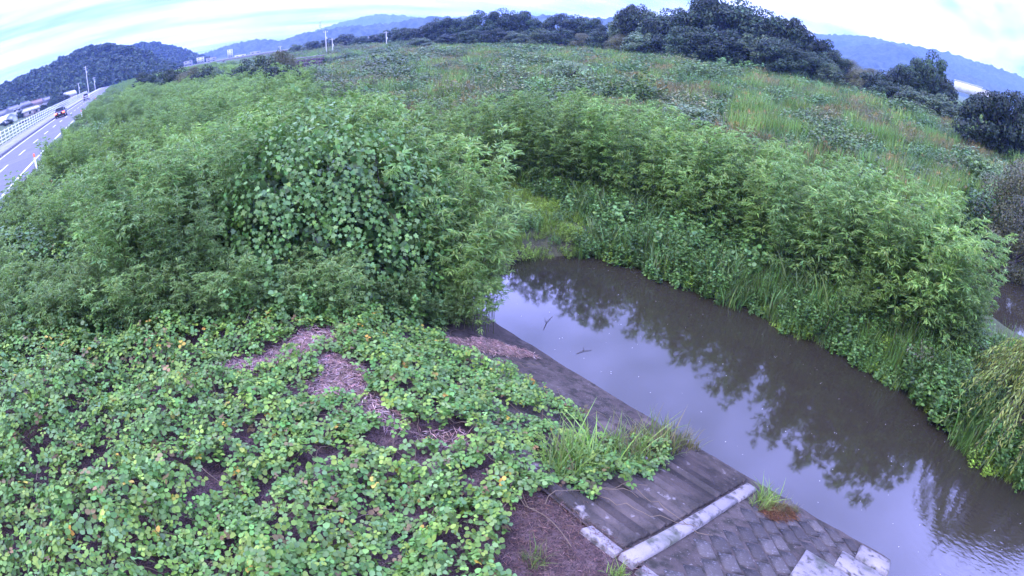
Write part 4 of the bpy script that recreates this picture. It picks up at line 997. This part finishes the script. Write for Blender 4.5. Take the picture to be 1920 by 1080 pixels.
# pinkish dry straw where the carpet is open
def straw(n, regs, col, ln=(.10, .32), seed=5):
    g = np.random.default_rng(seed); w = np.array([r[2] * r[3] * r[5] for r in regs]); w = w / w.sum(); k = g.choice(len(regs), n, p=w); rg = np.array([r[:5] for r in regs])[k]
    a = g.uniform(0, 6.283, n); q = np.sqrt(g.uniform(0, 1, n)); du, dv = rg[:, 2] * q * np.cos(a), rg[:, 3] * q * np.sin(a); ro = np.radians(rg[:, 4])
    x = rg[:, 0] + du * np.cos(ro) - dv * np.sin(ro); y = rg[:, 1] + du * np.sin(ro) + dv * np.cos(ro)
    z = ground_at(x, y) + g.uniform(.01, .07, n); b = g.uniform(0, 6.283, n); tvs, tfs = tmpl_blade(.03, .05)
    sl = (ground_at(x + .05, y) - ground_at(x - .05, y)) / .1
    d = np.stack([np.cos(b), np.sin(b), np.cos(b) * sl + g.normal(0, .12, n)], 1)
    return scatter(tvs, tfs, frames(d, unit(np.stack([-sl, 0 * sl, np.ones(n)], 1) + g.normal(0, .3, (n, 3)))), np.stack([x, y, z], 1), g.uniform(*ln, n), jcol(col, n, .35, .1, g))
v, f, c = straw(9500, [(1.75, 8.35, .95, .36, 10, 1.2), (.75, 8.3, .5, .26, 0, 1), (2.45, 8.6, .5, .4, 0, 1), (2.35, 7.2, .45, .7, -15, 1.3), (1.95, 7.0, .35, .35, 0, 1), (2.45, 6.0, .26, .6, 0, .6), (6.2, 8.3, 1.1, .32, -18, 1.0), (7.2, 8.2, .5, .25, -30, 1.0),  (3.0, 5.0, .5, .2, -30, .5), (6.6, 8.6, .5, .3, 0, 1)], (.46, .32, .285), (.05, .20), seed=6)
o = link('dry_straw', make_mesh('dry_straw', v, f, c, False, [M['straw']])); tag(o, 'pinkish dry straw lying in the open patches of the carpet', 'straw', kind='stuff')
v, f, c = straw(14000, [(2.6, 2.2, 1.0, 1.6, 0, 3.0), (2.9, 2.9, .6, .5, 0, 3), (1.5, 5.5, 4.2, 3.4, 0, .5), (-2.5, 8, 3, 4, 0, .3)], (.16, .10, .078), (.03, .11), 12)
o = link('leaf_litter', make_mesh('leaf_litter', v, f, c, False, [M['straw']])); tag(o, 'reddish brown leaf litter on the bare ground and between the kudzu leaves', 'leaf litter', kind='stuff')
v, f, c = straw(1500, [(7.3, 1.0, .55, .32, -20, 1)], (.22, .11, .05), (.05, .14), 9)
o = link('dead_grass_mat', make_mesh('dead_grass_mat', v, f, c, False, [M['straw']])); tag(o, 'rusty mat of dead grass at the water past the beam end', 'dead grass', kind='stuff')
# bits of foam and petals on the water, two drifting sticks
g = np.random.default_rng(77); n = 150
x = g.uniform(8.3, 14.0, n); y = g.uniform(-6, 11, n); ok = H(x, y) < -.2; x, y = x[ok], y[ok]; n = len(x)
tvf, tff = tmpl_ovate(.4)
a = g.uniform(0, 6.283, n); v, f, c = scatter(tvf, tff, frames(np.stack([np.cos(a), np.sin(a), 0 * a], 1), np.tile([0, 0, 1.], (n, 1))), np.stack([x, y, 0 * x + .012], 1), g.uniform(.008, .024, n), np.full((n, 3), .6))
o = link('floating_flecks', make_mesh('floating_flecks', v, f, c, False, [M['straw']])); tag(o, 'tiny pale flecks floating all over the stream', 'flecks', kind='stuff')
for (X_, Y_, rz, ln, lab) in ((9.3, 9.3, .5, .8, 'thin twig drifting beside the bamboo at the pool head'), (9.0, 7.6, -.3, .45, 'short twig drifting off the dark revetment')):
    mb = MB(); mb.tube([(-ln / 2, 0, 0), (0, .04, .015), (ln / 2, -.02, 0)], [.006, .009, .004], 5, (.3, .25, .22)); mb.tube([(0, .04, .01), (ln * .2, .16, .03)], [.008, .004], 4, (.2, .15, .11))
    o = mb.obj('drifting_twig', M['bark']); o.location = (X_, Y_, .01); o.rotation_euler = (0, 0, rz); tag(o, lab, 'twig', 'drifting twigs')

# ================================================================== railing, posts, poles
fence = empty('railing', (-15.5, 40, ZR + .135))
tag(fence, 'long white railing with four rails between footway and fields', 'railing')
def pin(o, org):
    o.matrix_parent_inverse.translation = tuple(-v for v in org); return o
FO = (-15.5, 40, ZR + .135)
post_me = MB().box((0, 0, .78), (.09, .09, 1.56), bevel=.01).mesh('post', M['white'])
for k in range(90):
    o = link('post', post_me, fence); o.location = (0, -20 + k * 2.4, 0)
for zz in (.28, .66, 1.04, 1.42):
    o = MB().box((0, 0, 0), (.06, 216, .085)).obj('rail', M['white'], fence); o.location = (.03, 86, zz)
M['orange'] = pmat('orange_reflector', (.75, .16, .05), .4, .5)
for (Y_, lab) in ((31.5, 'white delineator post with orange top nearest on the road verge'), (70, 'second delineator post on the verge, farther along the road'), (108, 'third small delineator post on the verge near the white van')):
    d_ = empty('delineator_post', (-5.75, Y_, float(H(-5.75, Y_))))
    mb = MB(); mb.tube([(0, 0, -.2), (0, 0, .95)], .05, 10); mb.obj('shaft', M['white'], d_, True)
    mb = MB(); mb.tube([(0, 0, .95), (0, 0, 1.12), (0, 0, 1.15)], [.058, .058, .03], 10); mb.obj('reflector_cap', M['orange'], d_, True)
    tag(d_, lab, 'road post', 'delineator posts on the verge')
def pole(X_, Y_, z, h, lab, arms=2, name='utility_pole', lamp=False):
    p = empty(name, (X_, Y_, z)); mb = MB(); mb.tube([(0, 0, -.5), (0, 0, h)], [.20, .13], 10); mb.obj('shaft', M['pole'], p, True)
    for k in range(arms):
        mb = MB(); mb.box((0, 0, h - .5 - k * .9), (2.0 - .3 * k, .1, .1)); mb.obj('cross_arm', M['steel'], p)
        for sx in (-.8, 0.0, .8):
            mb = MB(); mb.tube([(sx, 0, h - .45 - k * .9), (sx, 0, h - .2 - k * .9)], [.06, .04], 6); mb.obj('insulator', M['white'], p)
    if arms: mb = MB(); mb.tube([(.35, 0, h - 3.2), (.35, 0, h - 2.3)], .22, 8); mb.obj('transformer', M['steel'], p)
    tag(p, lab, 'utility pole', 'utility poles'); return p
pole(-16.6, 262, 4.2, 12.5, 'tall utility pole beside the road past the white van')
pole(-16.8, 330, 4.2, 7.5, 'shorter utility pole behind the tall roadside pole', 1)
pole(-17.2, 420, 4.2, 12, 'distant utility pole where the road meets the wooded hill')
pole(-17.2, 520, 4.2, 12, 'farthest utility pole at the vanishing end of the road')
pole(-24, 300, 2.6, 8, 'low utility pole left of the tall roadside pole', 1)
for (az, d, h, lab) in ((-19.25, 205, 9.4, 'pale tall pole standing on the far levee'), (-18.6, 210, 6.2, 'shorter pole just right of the pale tall pole'), (-13.0, 215, 6.5, 'thin pole in front of the middle wood'), (-24.0, 250, 6.0, 'thin pole behind the brownish river tree')):
    X_, Y_, z = at(az, d); pole(X_, Y_, z, h, lab, 1)

# ================================================================== vehicles
M['car_navy'] = pmat('dark_car_paint', (.025, .028, .04), .25, .6)
M['car_white'] = pmat('white_car_paint', (.78, .78, .78), .3, .6)
M['tail'] = pmat('lit_tail_lamp', (.5, .02, .02), .3, .5, emit=((1, .08, .04), 6.0))
M['plate'] = pmat('number_plate', (.7, .7, .66), .5, .4)
M['rim'] = pmat('alloy_rim', (.5, .5, .52), .3, .5, metal=.7)
def loft(mb, secs):
    """secs: list of (y, [(x,z)...]) closed rings"""
    n = len(secs[0][1]); V = [(x, y, z) for y, r in secs for x, z in r]
    mb.add(V, [(i * n + k, i * n + (k + 1) % n, (i + 1) * n + (k + 1) % n, (i + 1) * n + k) for i in range(len(secs) - 1) for k in range(n)])
    for i in (0, len(secs) - 1): mb.F.setdefault(n, []).append(np.array([[mb.n - len(V) + i * n + k for k in range(n)]]))
def car(name, X_, Y_, W, Ln, belt, roof, cab, paint, lab, lamps=True):
    """rear at -y; cab = (rear glass base, roof rear, roof front, windscreen base) as fractions of length"""
    c = empty(name, (X_, Y_, ZR)); w = W / 2
    def ring(hw, z0, z1): return [(-hw * .9, z0), (hw * .9, z0), (hw, z0 + .12), (hw, (z0 + z1) / 2 + .05), (hw * .94, z1), (-hw * .94, z1), (-hw, (z0 + z1) / 2 + .05), (-hw, z0 + .12)]
    ys = [-.5, -.47, -.3, .1, .38, .47, .5]; hw = [.86, .97, 1, 1, 1, .95, .80]; zt = [belt - .16, belt, belt + .03, belt, belt - .08, belt - .18, belt - .3]
    mb = MB(); loft(mb, [(y * Ln, ring(w * a, .22, b)) for y, a, b in zip(ys, hw, zt)]); mb.obj('body', paint, c, True)
    a0, a1, a2, a3 = [v * Ln for v in cab]; mb = MB()
    loft(mb, [(a0, [(-w * .9, belt - .03), (w * .9, belt - .03), (w * .88, belt), (-w * .88, belt)]), (a1, [(-w * .92, belt - .03), (w * .92, belt - .03), (w * .74, roof - .03), (-w * .74, roof - .03)]), (a2, [(-w * .92, belt - .03), (w * .92, belt - .03), (w * .72, roof - .03), (-w * .72, roof - .03)]), (a3, [(-w * .9, belt - .05), (w * .9, belt - .05), (w * .86, belt - .02), (-w * .86, belt - .02)])])
    mb.obj('windows', M['glass'], c)
    mb = MB(); loft(mb, [(a1 - .05, [(-w * .74, roof - .035), (w * .74, roof - .035), (w * .66, roof), (-w * .66, roof)]), (a2 + .1, [(-w * .72, roof - .05), (w * .72, roof - .05), (w * .64, roof - .01), (-w * .64, roof - .01)])])
    for yy, zz in ((a0 + .02, a1), (a3 - .02, a2)):
        for sx in (-1, 1): mb.tube([(sx * w * .9, yy, belt - .02), (sx * w * .73, zz, roof - .02)], .035, 5)
    mb.obj('roof', paint, c)
    for sx in (-1, 1):
        for yy in (-.30, .31):
            wh = MB(); wh.tube([(sx * (w - .2), yy * Ln, .31), (sx * (w + .005), yy * Ln, .31)], .31, 16); t_ = wh.obj('wheel', M['dark'], c)
            rm = MB(); rm.tube([(sx * (w - .02), yy * Ln, .31), (sx * (w + .02), yy * Ln, .31)], .19, 12); rm.obj('rim', M['rim'], t_)
        tl = MB(); tl.box((sx * w * .76, -.488 * Ln, belt - .22), (.34, .16, .2), bevel=.02); tl.obj('tail_lamp', M['tail'] if lamps else pmat('unlit_lamp', (.35, .03, .03), .3), c)
        hl = MB(); hl.box((sx * w * .68, .485 * Ln, belt - .36), (.3, .14, .14), bevel=.02); hl.obj('headlamp', M['glass'], c)
        mi_ = MB(); mi_.box((sx * (w + .08), a3 - .15, belt + .08), (.16, .1, .12), bevel=.02); mi_.obj('wing_mirror', paint, c)
    b = MB(); b.box((0, -.5 * Ln, .42), (W * .9, .14, .26), bevel=.03); b.obj('bumper', M['dark'], c)
    b = MB(); b.box((0, -.515 * Ln, belt - .3), (.33, .03, .165)); b.obj('number_plate', M['plate'], c)
    return tag(c, lab, 'car', 'cars driving away on the road')
car('car', -11.0, 92.5, 1.72, 4.4, .98, 1.5, (-.42, -.24, .08, .26), M['car_navy'], 'dark car with lit red tail lamps on the near stretch of road')
car('car', -10.5, 152, 1.62, 3.7, 1.28, 1.80, (-.49, -.42, .12, .30), M['car_white'], 'small white van driving ahead of the dark car', False)

# ================================================================== houses and far buildings
WALLC = {k: pmat('house_wall_' + k, v, .8, .3, [(tuple(a * .8 for a in v), .8, .45, .7)]) for k, v in dict(white=(.62, .60, .57), grey=(.33, .32, .31), tan=(.40, .34, .28)).items()}
ROOFC = {k: pmat('roof_' + k, v, .55, .5, [(tuple(a * .7 for a in v), 1.5, .45, .65)]) for k, v in dict(slate=(.17, .17, .19), brown=(.22, .15, .13), pale=(.55, .54, .54)).items()}
def house(az, d, w, dp, eave, ridge, rz, wall, roof, lab, group='houses left of the road', name='house', z=None, hip=False):
    w, dp = w * .72, dp * .85; X_, Y_, z0 = at(az, d, z); h = empty(name, (X_, Y_, z0 - .2), R(rz))
    MB().box((0, 0, eave / 2), (w, dp, eave)).obj('wall', WALLC[wall], h)
    o_ = .5; g_ = w * .22 if hip else 0.0; mb = MB(); hw, hd = w / 2 + o_, dp / 2 + o_
    V = [(-hw, -hd, eave - .15), (hw, -hd, eave - .15), (hw, hd, eave - .15), (-hw, hd, eave - .15), (-hw + g_, 0, ridge), (hw - g_, 0, ridge)]
    mb.add(V, [(0, 1, 5, 4), (2, 3, 4, 5), (3, 2, 1, 0)]); mb.add([V[1], V[2], V[5], V[3], V[0], V[4]], [(0, 1, 2), (3, 4, 5)])
    rf = mb.obj('roof', ROOFC[roof], h); MB().box((0, 0, ridge + .06), (w + .6 - 2 * g_, .35, .22), bevel=.04).obj('ridge_cap', ROOFC[roof], rf)
    nfl = 2 if eave > 4 else 1
    for fl in range(nfl):
        for k in range(max(2, int(w // 3))):
            xx = -w / 2 + (k + .5) * w / max(2, int(w // 3))
            f_ = MB().box((xx, -dp / 2 - .02, 1.5 + fl * 2.7), (1.5, .08, 1.2)).obj('window', M['white'], h); MB().box((xx, -dp / 2 - .045, 1.5 + fl * 2.7), (1.32, .06, 1.02)).obj('pane', M['glass'], f_)
    MB().box((w * .1, -dp / 2 - .03, 1.05), (1.0, .1, 2.1)).obj('door', ROOFC['brown'], h)
    return tag(h, lab, 'house', group)
house(-45.5, 367, 13, 9, 5.2, 8.2, 28, 'grey', 'slate', 'big two storey house with slate roof beside the tall roadside pole', hip=True)
house(-46.1, 325, 9, 6, 3.0, 5.2, 30, 'tan', 'pale', 'low house with pale roof in front of the big slate roofed house')
house(-47.4, 343, 9, 7, 3.4, 6.0, 20, 'grey', 'slate', 'house with grey gable roof second left of the tall pole')
house(-48.5, 333, 9, 7, 3.2, 5.6, 55, 'white', 'slate', 'white walled house with grey gable third left of the tall pole')
house(-49.6, 325, 8, 6, 3.2, 5.8, 15, 'tan', 'brown', 'house with brown roof in the middle of the row')
house(-50.8, 308, 10, 7, 3.8, 6.6, 35, 'grey', 'slate', 'hip roofed grey house left of the brown roofed one', hip=True)
house(-52.1, 274, 8, 7, 4.4, 6.4, 50, 'white', 'slate', 'white two storey house near the left edge of the picture')
house(-53.4, 287, 9, 7, 3.6, 6.0, 10, 'tan', 'slate', 'house cut by the left edge of the picture')
house(-50.3, 249, 10, 4, 2.4, 3.4, 42, 'tan', 'pale', 'long low shed with pale roof in front of the house row', name='shed')
# plastic greenhouse
X_, Y_, z = at(-53.3, 250); gh = empty('greenhouse', (X_, Y_, z - .1), R(40)); M['film'] = pmat('greenhouse_film', (.72, .74, .74), .45, .5)
mb = MB(); a = np.linspace(0, math.pi, 13); V = [(math.cos(t) * 3.0, y, math.sin(t) * 3.3) for y in (-8, 8) for t in a]
mb.add(V, [(k, k + 1, 14 + k, 13 + k) for k in range(12)]); mb.F.setdefault(13, []).append(np.array([list(range(13)), list(range(25, 12, -1))])); mb.obj('film_cover', M['film'], gh, True)
for y in np.linspace(-7.9, 7.9, 9):
    MB().tube([(math.cos(t) * 3.03, y, math.sin(t) * 3.33) for t in a], .04, 5).obj('hoop', M['steel'], gh)
MB().box((0, -8.05, 1.1), (1.6, .08, 2.1)).obj('door', M['steel'], gh)
tag(gh, 'white plastic tunnel greenhouse at the left edge below the railing', 'greenhouse')
G6 = 'garden trees among the houses'
for i, (az, d, el, w, k) in enumerate(((-46.8, 290, -0.23, 6, 'dark'), (-47.9, 277, -0.38, 5, 'broad'), (-49.0, 263, -0.63, 5, 'broad'), (-49.9, 270, -0.48, 4, 'round'), (-51.3, 250, -0.48, 5, 'dark'), (-52.9, 216, -0.88, 5, 'round'), (-44.9, 304, -0.33, 5, 'broad'), (-48.2, 216, -1.33, 5, 'broad'), (-49.6, 202, -1.48, 5, 'pale'), (-51.2, 189, -1.48, 4, 'dark'), (-46.9, 236, -0.98, 5, 'broad'), (-43.9, 351, -0.18, 7, 'dark'), (-42.8, 405, 0.12, 8, 'dark'))):
    tree('garden_tree', k, az, d, el, w, f'{ORD[i]} garden tree among the houses left of the road', G6)
# town and works far upstream
def block_building(az, d, w, dp, h, z, lab, wall='white', name='far_building', floors=2, cat='building', roof='pale', rz=0):
    X_, Y_, _ = at(az, d, 0); b = empty(name, (X_, Y_, z), R(-(az + YAW) + rz)); MB().box((0, 0, h / 2), (w, dp, h)).obj('wall', WALLC[wall], b)
    MB().box((0, 0, h + .15), (w + .4, dp + .4, .3), bevel=.05).obj('roof', ROOFC[roof], b)
    for fl in range(floors):
        for k in range(max(2, int(w // 5))):
            n_ = max(2, int(w // 5)); xx = -w / 2 + (k + .5) * w / n_; zz = (fl + .55) * h / floors
            MB().box((xx, -dp / 2 - .03, zz), (w / n_ * .4, .1, h / floors * .28)).obj('window', M['glass'], b)
    return tag(b, lab, cat, 'far town buildings')
for (az, d, w, h, zt, lab, fl, rf) in ((-33.6, 620, 16, 9, 10.5, 'pale building at the foot of the left wooded hills', 2, 'slate'), (-32.3, 640, 14, 10, 12, 'pale block beside the first far building', 3, 'pale'), (-31.2, 600, 18, 8, 9.5, 'long pale building in the middle of the far town', 2, 'brown'), (-29.2, 660, 10, 16, 15, 'white tower block standing above the far town', 5, 'pale'),
                                       (-28.2, 560, 18, 6, 7.5, 'low grey roofed building right of the white tower block', 1, 'slate'), (-26.6, 540, 16, 7, 8, 'white hall in the far town left of the river tree', 2, 'pale'), (-24.2, 480, 20, 6, 6.0, 'white industrial hall behind the river tree', 1, 'pale'), (-22.4, 500, 12, 7, 8.5, 'pinkish low building right of the industrial hall', 2, 'brown'),
                                       (-21.0, 470, 10, 7, 8.5, 'small white building near the pale levee pole', 2, 'slate'), (-15.6, 330, 9, 6, 9.4, 'white house above the far levee trees', 2, 'pale'), (-14.4, 340, 9, 6, 9.8, 'second white house above the far levee trees', 2, 'slate'), (-17.0, 350, 10, 5, 8.2, 'low white building behind the levee trees', 1, 'pale')):
    block_building(az, d, w * .62, w * .4, h * .6, zt - 1.5 - h * .6, lab, 'grey' if fl == 2 else 'white', floors=fl, roof=rf)
for (az, d, w, h, zt, lab) in ((47.4, 260, 13, 4.5, 12.4, 'long white hall below the right hand hills'), (49.2, 270, 8, 4, 11.8, 'smaller white hall right of the long one')):
    block_building(az, d, w, 9, h, zt - h, lab, 'white', 'far_hall', 0, 'hall', 'pale')
# long low bridge crossing far upstream
br = empty('far_bridge', at(-29, 430, .8), R(-(-29 + YAW)))
MB().box((0, 0, 3.4), (86, 5, .8)).obj('deck', M['concrete'], br); MB().box((0, -2.4, 4.1), (86, .12, .6)).obj('parapet', WALLC['grey'], br); MB().box((0, 2.4, 4.1), (86, .12, .6)).obj('parapet', WALLC['grey'], br)
for k in range(6): MB().box((-36 + k * 14.4, 0, 1.2), (1.4, 4, 3.8), bevel=.1).obj('pier', M['concrete'], br)
tag(br, 'long low pale bridge crossing far upstream', 'bridge')
# stone retaining wall over the far river bend
M['stonewall'] = pmat('dark_stone', (.12, .09, .085), .9, .3, [((.22, .16, .14), .9, .5, .7), ((.06, .05, .045), 3, .45, .6)])
rw = empty('river_wall', at(-21.9, 152, .2), R(-(-21.9 + YAW))); q = random.Random(4)
for r_ in range(4):
    for k in range(9):
        MB().box((-5.2 + k * 1.3 + .5 * (r_ % 2) + q.uniform(-.06, .06), .1 * r_, .45 + r_ * .86), (1.24, .8, .82), bevel=.06).obj('stone', M['stonewall'], rw)
MB().box((0, .6, 3.86), (13, 1.2, .24), bevel=.04).obj('coping', M['concrete'], rw)
tag(rw, 'dark brown stone retaining wall above the far river bend', 'wall')
# pylon on the ridge
X_, Y_, _ = at(-19.75, 1180, 0); py_ = empty('transmission_tower', (X_, Y_, 26)); hgt_ = 26
for sx in (-1, 1):
    for sy in (-1, 1): MB().tube([(sx * 3.2, sy * 3.2, -4), (sx * .7, sy * .7, hgt_ * .7), (sx * .3, sy * .3, hgt_)], .28, 4).obj('leg', M['steel'], py_)
for zz, ww in ((hgt_ * .66, 9), (hgt_ * .8, 7.5), (hgt_ * .93, 6)): MB().box((0, 0, zz), (ww, .45, .45)).obj('cross_arm', M['steel'], py_)
for k in range(6):
    z0, z1 = hgt_ * k / 9, hgt_ * (k + 1) / 9; r0 = 3.2 - 2.5 * z0 / (hgt_ * .7); r1 = 3.2 - 2.5 * z1 / (hgt_ * .7)
    mb = MB(); mb.tube([(-r0, -r0, z0), (r1, -r1, z1)], .14, 4); mb.tube([(r0, -r0, z0), (-r1, -r1, z1)], .14, 4); mb.obj('lattice', M['steel'], py_)
tag(py_, 'steel lattice transmission tower on the blue ridge', 'pylon')

# ================================================================== hills
M['forest'] = pmat('forest_canopy', (.034, .056, .026), .9, .2, [((.055, .08, .036), .02, .4, .65), ((.02, .034, .017), .11, .45, .65)])
def hill(name, pts, dist, near, far_, lab, bump=3.0, bs=14.0, step=.16, seed=1):
    az = np.arange(pts[0][0], pts[-1][0] + 1e-6, step); el = np.interp(az, [p[0] for p in pts], [p[1] for p in pts])
    k_ = max(1, int(1.2 / step)); el = np.convolve(np.pad(el, k_, 'edge'), np.ones(2 * k_ + 1) / (2 * k_ + 1), 'valid')
    rr_ = np.concatenate([np.linspace(dist - near, dist, 26), np.linspace(dist, dist + far_, 14)[1:]])
    A_, R_ = np.meshgrid(az, rr_); E_ = np.broadcast_to(el, A_.shape); zr = 8 + dist * np.tan(np.radians(E_))
    prof = np.where(R_ <= dist, sstep(dist - near, dist, R_) ** .8, 1 - .6 * ((R_ - dist) / far_) ** 1.5)
    a = np.radians(A_ + YAW); X_, Y_ = R_ * np.sin(a), R_ * np.cos(a)
    big = fnoise(X_, Y_, near * .45, seed, 2) * .10 * (zr - 2) * (1 - sstep(.8, 1, prof))
    Z_ = 1.0 + (zr - 1.0 - bump * .6) * prof + big + bump * (fnoise(X_, Y_, bs, seed + 50, 2)) * sstep(0, .15, prof)
    gi = np.arange(A_.size).reshape(A_.shape); F = np.stack([gi[:-1, :-1], gi[:-1, 1:], gi[1:, 1:], gi[1:, :-1]], -1).reshape(-1, 4)
    o = link(name, make_mesh(name, np.stack([X_, Y_, Z_], -1).reshape(-1, 3), F, None, True, [M['forest']])); tag(o, lab, 'hill', kind='structure'); return o, (X_, Y_, Z_)
h1, S1 = hill('hill', [(-72, 1.4), (-60, 1.7), (-53, 1.9), (-49.6, 2.3), (-47, 2.8), (-45.6, 3.1), (-43.8, 3.3), (-42.0, 3.2), (-40.1, 2.5), (-38.4, 1.7), (-36.8, .6), (-35.6, -.3)], 520, 190, 260, 'near wooded hill left of the road', 3.0, 16, .14, 3)
h2, S2 = hill('hill', [(-43, 1.6), (-40, 2.4), (-38.2, 2.6), (-36.6, 2.3), (-35, 1.5), (-33.6, .7), (-32, -.1)], 900, 240, 300, 'blue wooded hill behind the end of the road', 4, 22, .12, 5)
hill('hill', [(-34, -.1), (-32, .45), (-30.9, .7), (-29.2, .95), (-27, 1.05), (-25.3, 1.05), (-24, .6), (-22.5, .1)], 1500, 400, 400, 'low blue hill behind the far town', 6, 40, .1, 7)
hill('hill', [(-26, -.1), (-24.2, .5), (-22, 1.05), (-17.6, 1.3), (-14, 1.25), (-12.1, 1.35), (-8.8, 1.6), (-7.1, 1.8), (-4.9, 1.3), (-1, 1.5), (2.2, 1.7), (5.5, 1.7), (10.4, 1.6), (14, 1.2), (18, .8)], 1300, 420, 400, 'long blue ridge behind the middle wood', 6, 40, .12, 9)
hill('hill', [(-24, .4), (-21, 1.0), (-18.7, 1.6), (-16, 2.1), (-14.2, 2.4), (-12, 2.2), (-9, 1.6), (-6, 1.1), (-3, .6)], 3700, 600, 300, 'faint pale mountain above the long ridge', 10, 90, .2, 11)
hill('hill', [(28, 1.2), (31, 2.3), (34, 2.9), (37.3, 3.3), (39, 3.1), (41, 3.3), (44, 3.4), (47, 3.3), (50, 3.3), (53, 3.1), (58, 2.8), (66, 2.0)], 2300, 700, 400, 'long pale blue ridge on the right', 8, 60, .14, 13)
hill('hill', [(31, .6), (34, 1.6), (36.5, 2.3), (38.4, 2.9), (39.8, 3.15), (41, 2.9), (42.6, 2.3), (44.5, 1.9), (48, 1.7), (54, 1.5), (62, 1.2)], 1500, 450, 300, 'darker blue hill in front of the right ridge', 6, 44, .12, 15)
# canopy of the two nearer wooded hills: one crown beside the other
CR = []
for k in range(3):
    g = np.random.default_rng(400 + k); v, f, c = crown_arrays(g, (4.2, 4.2, 3.6), 12, 60, (.9, 1.7), ((.050, .080, .040), (.056, .088, .042), (.046, .074, .038))[k], .12); CR.append(proto_obj('forest_kit', make_mesh('forest_kit', v, f, c, False, [M['crown_far']])))
g = np.random.default_rng(410); P_ = []
for (X_, Y_, Z_), st, m in ((S1, 26, 3600), (S2, 26, 2000)):
    u = g.uniform(0, st - 1.01, m); w = g.uniform(0, X_.shape[1] - 1.01, m); i, j = u.astype(int), w.astype(int); fu, fw = u - i, w - j
    P_.append(np.stack([sum(A_[i + a, j + b] * (fu if a else 1 - fu) * (fw if b else 1 - fw) for a in (0, 1) for b in (0, 1)) for A_ in (X_, Y_, Z_)], 1))
P_ = np.concatenate(P_); P_ = P_[P_[:, 2] > 3.0]; n = len(P_); s_ = g.uniform(.45, 1.5, n) * np.where(np.hypot(P_[:, 0], P_[:, 1]) > 700, 1.4, 1.0)
gn_scatter('hill_forest', CR, P_, g.uniform(0, 6.283, n), s_, g.integers(0, 3, n), 'dense woodland canopy covering the hills left of the road', 'forest')

# ================================================================== haze
mb = MB(); mb.box((0, 2000, 120), (7600, 6000, 250)); hz = mb.obj('haze', None)
hm = bpy.data.materials.new('haze'); hm.use_nodes = True; t = hm.node_tree; t.nodes.clear(); ho = t.nodes.new('ShaderNodeOutputMaterial'); pv = t.nodes.new('ShaderNodeVolumePrincipled')
pv.inputs['Color'].default_value = (.30, .46, 1.0, 1); pv.inputs['Density'].default_value = .00023; pv.inputs['Anisotropy'].default_value = 0.0
t.links.new(pv.outputs[0], ho.inputs['Volume']); hz.data.materials.clear(); hz.data.materials.append(hm)
tag(hz, 'thin bluish haze filling the valley air', 'haze', kind='stuff')
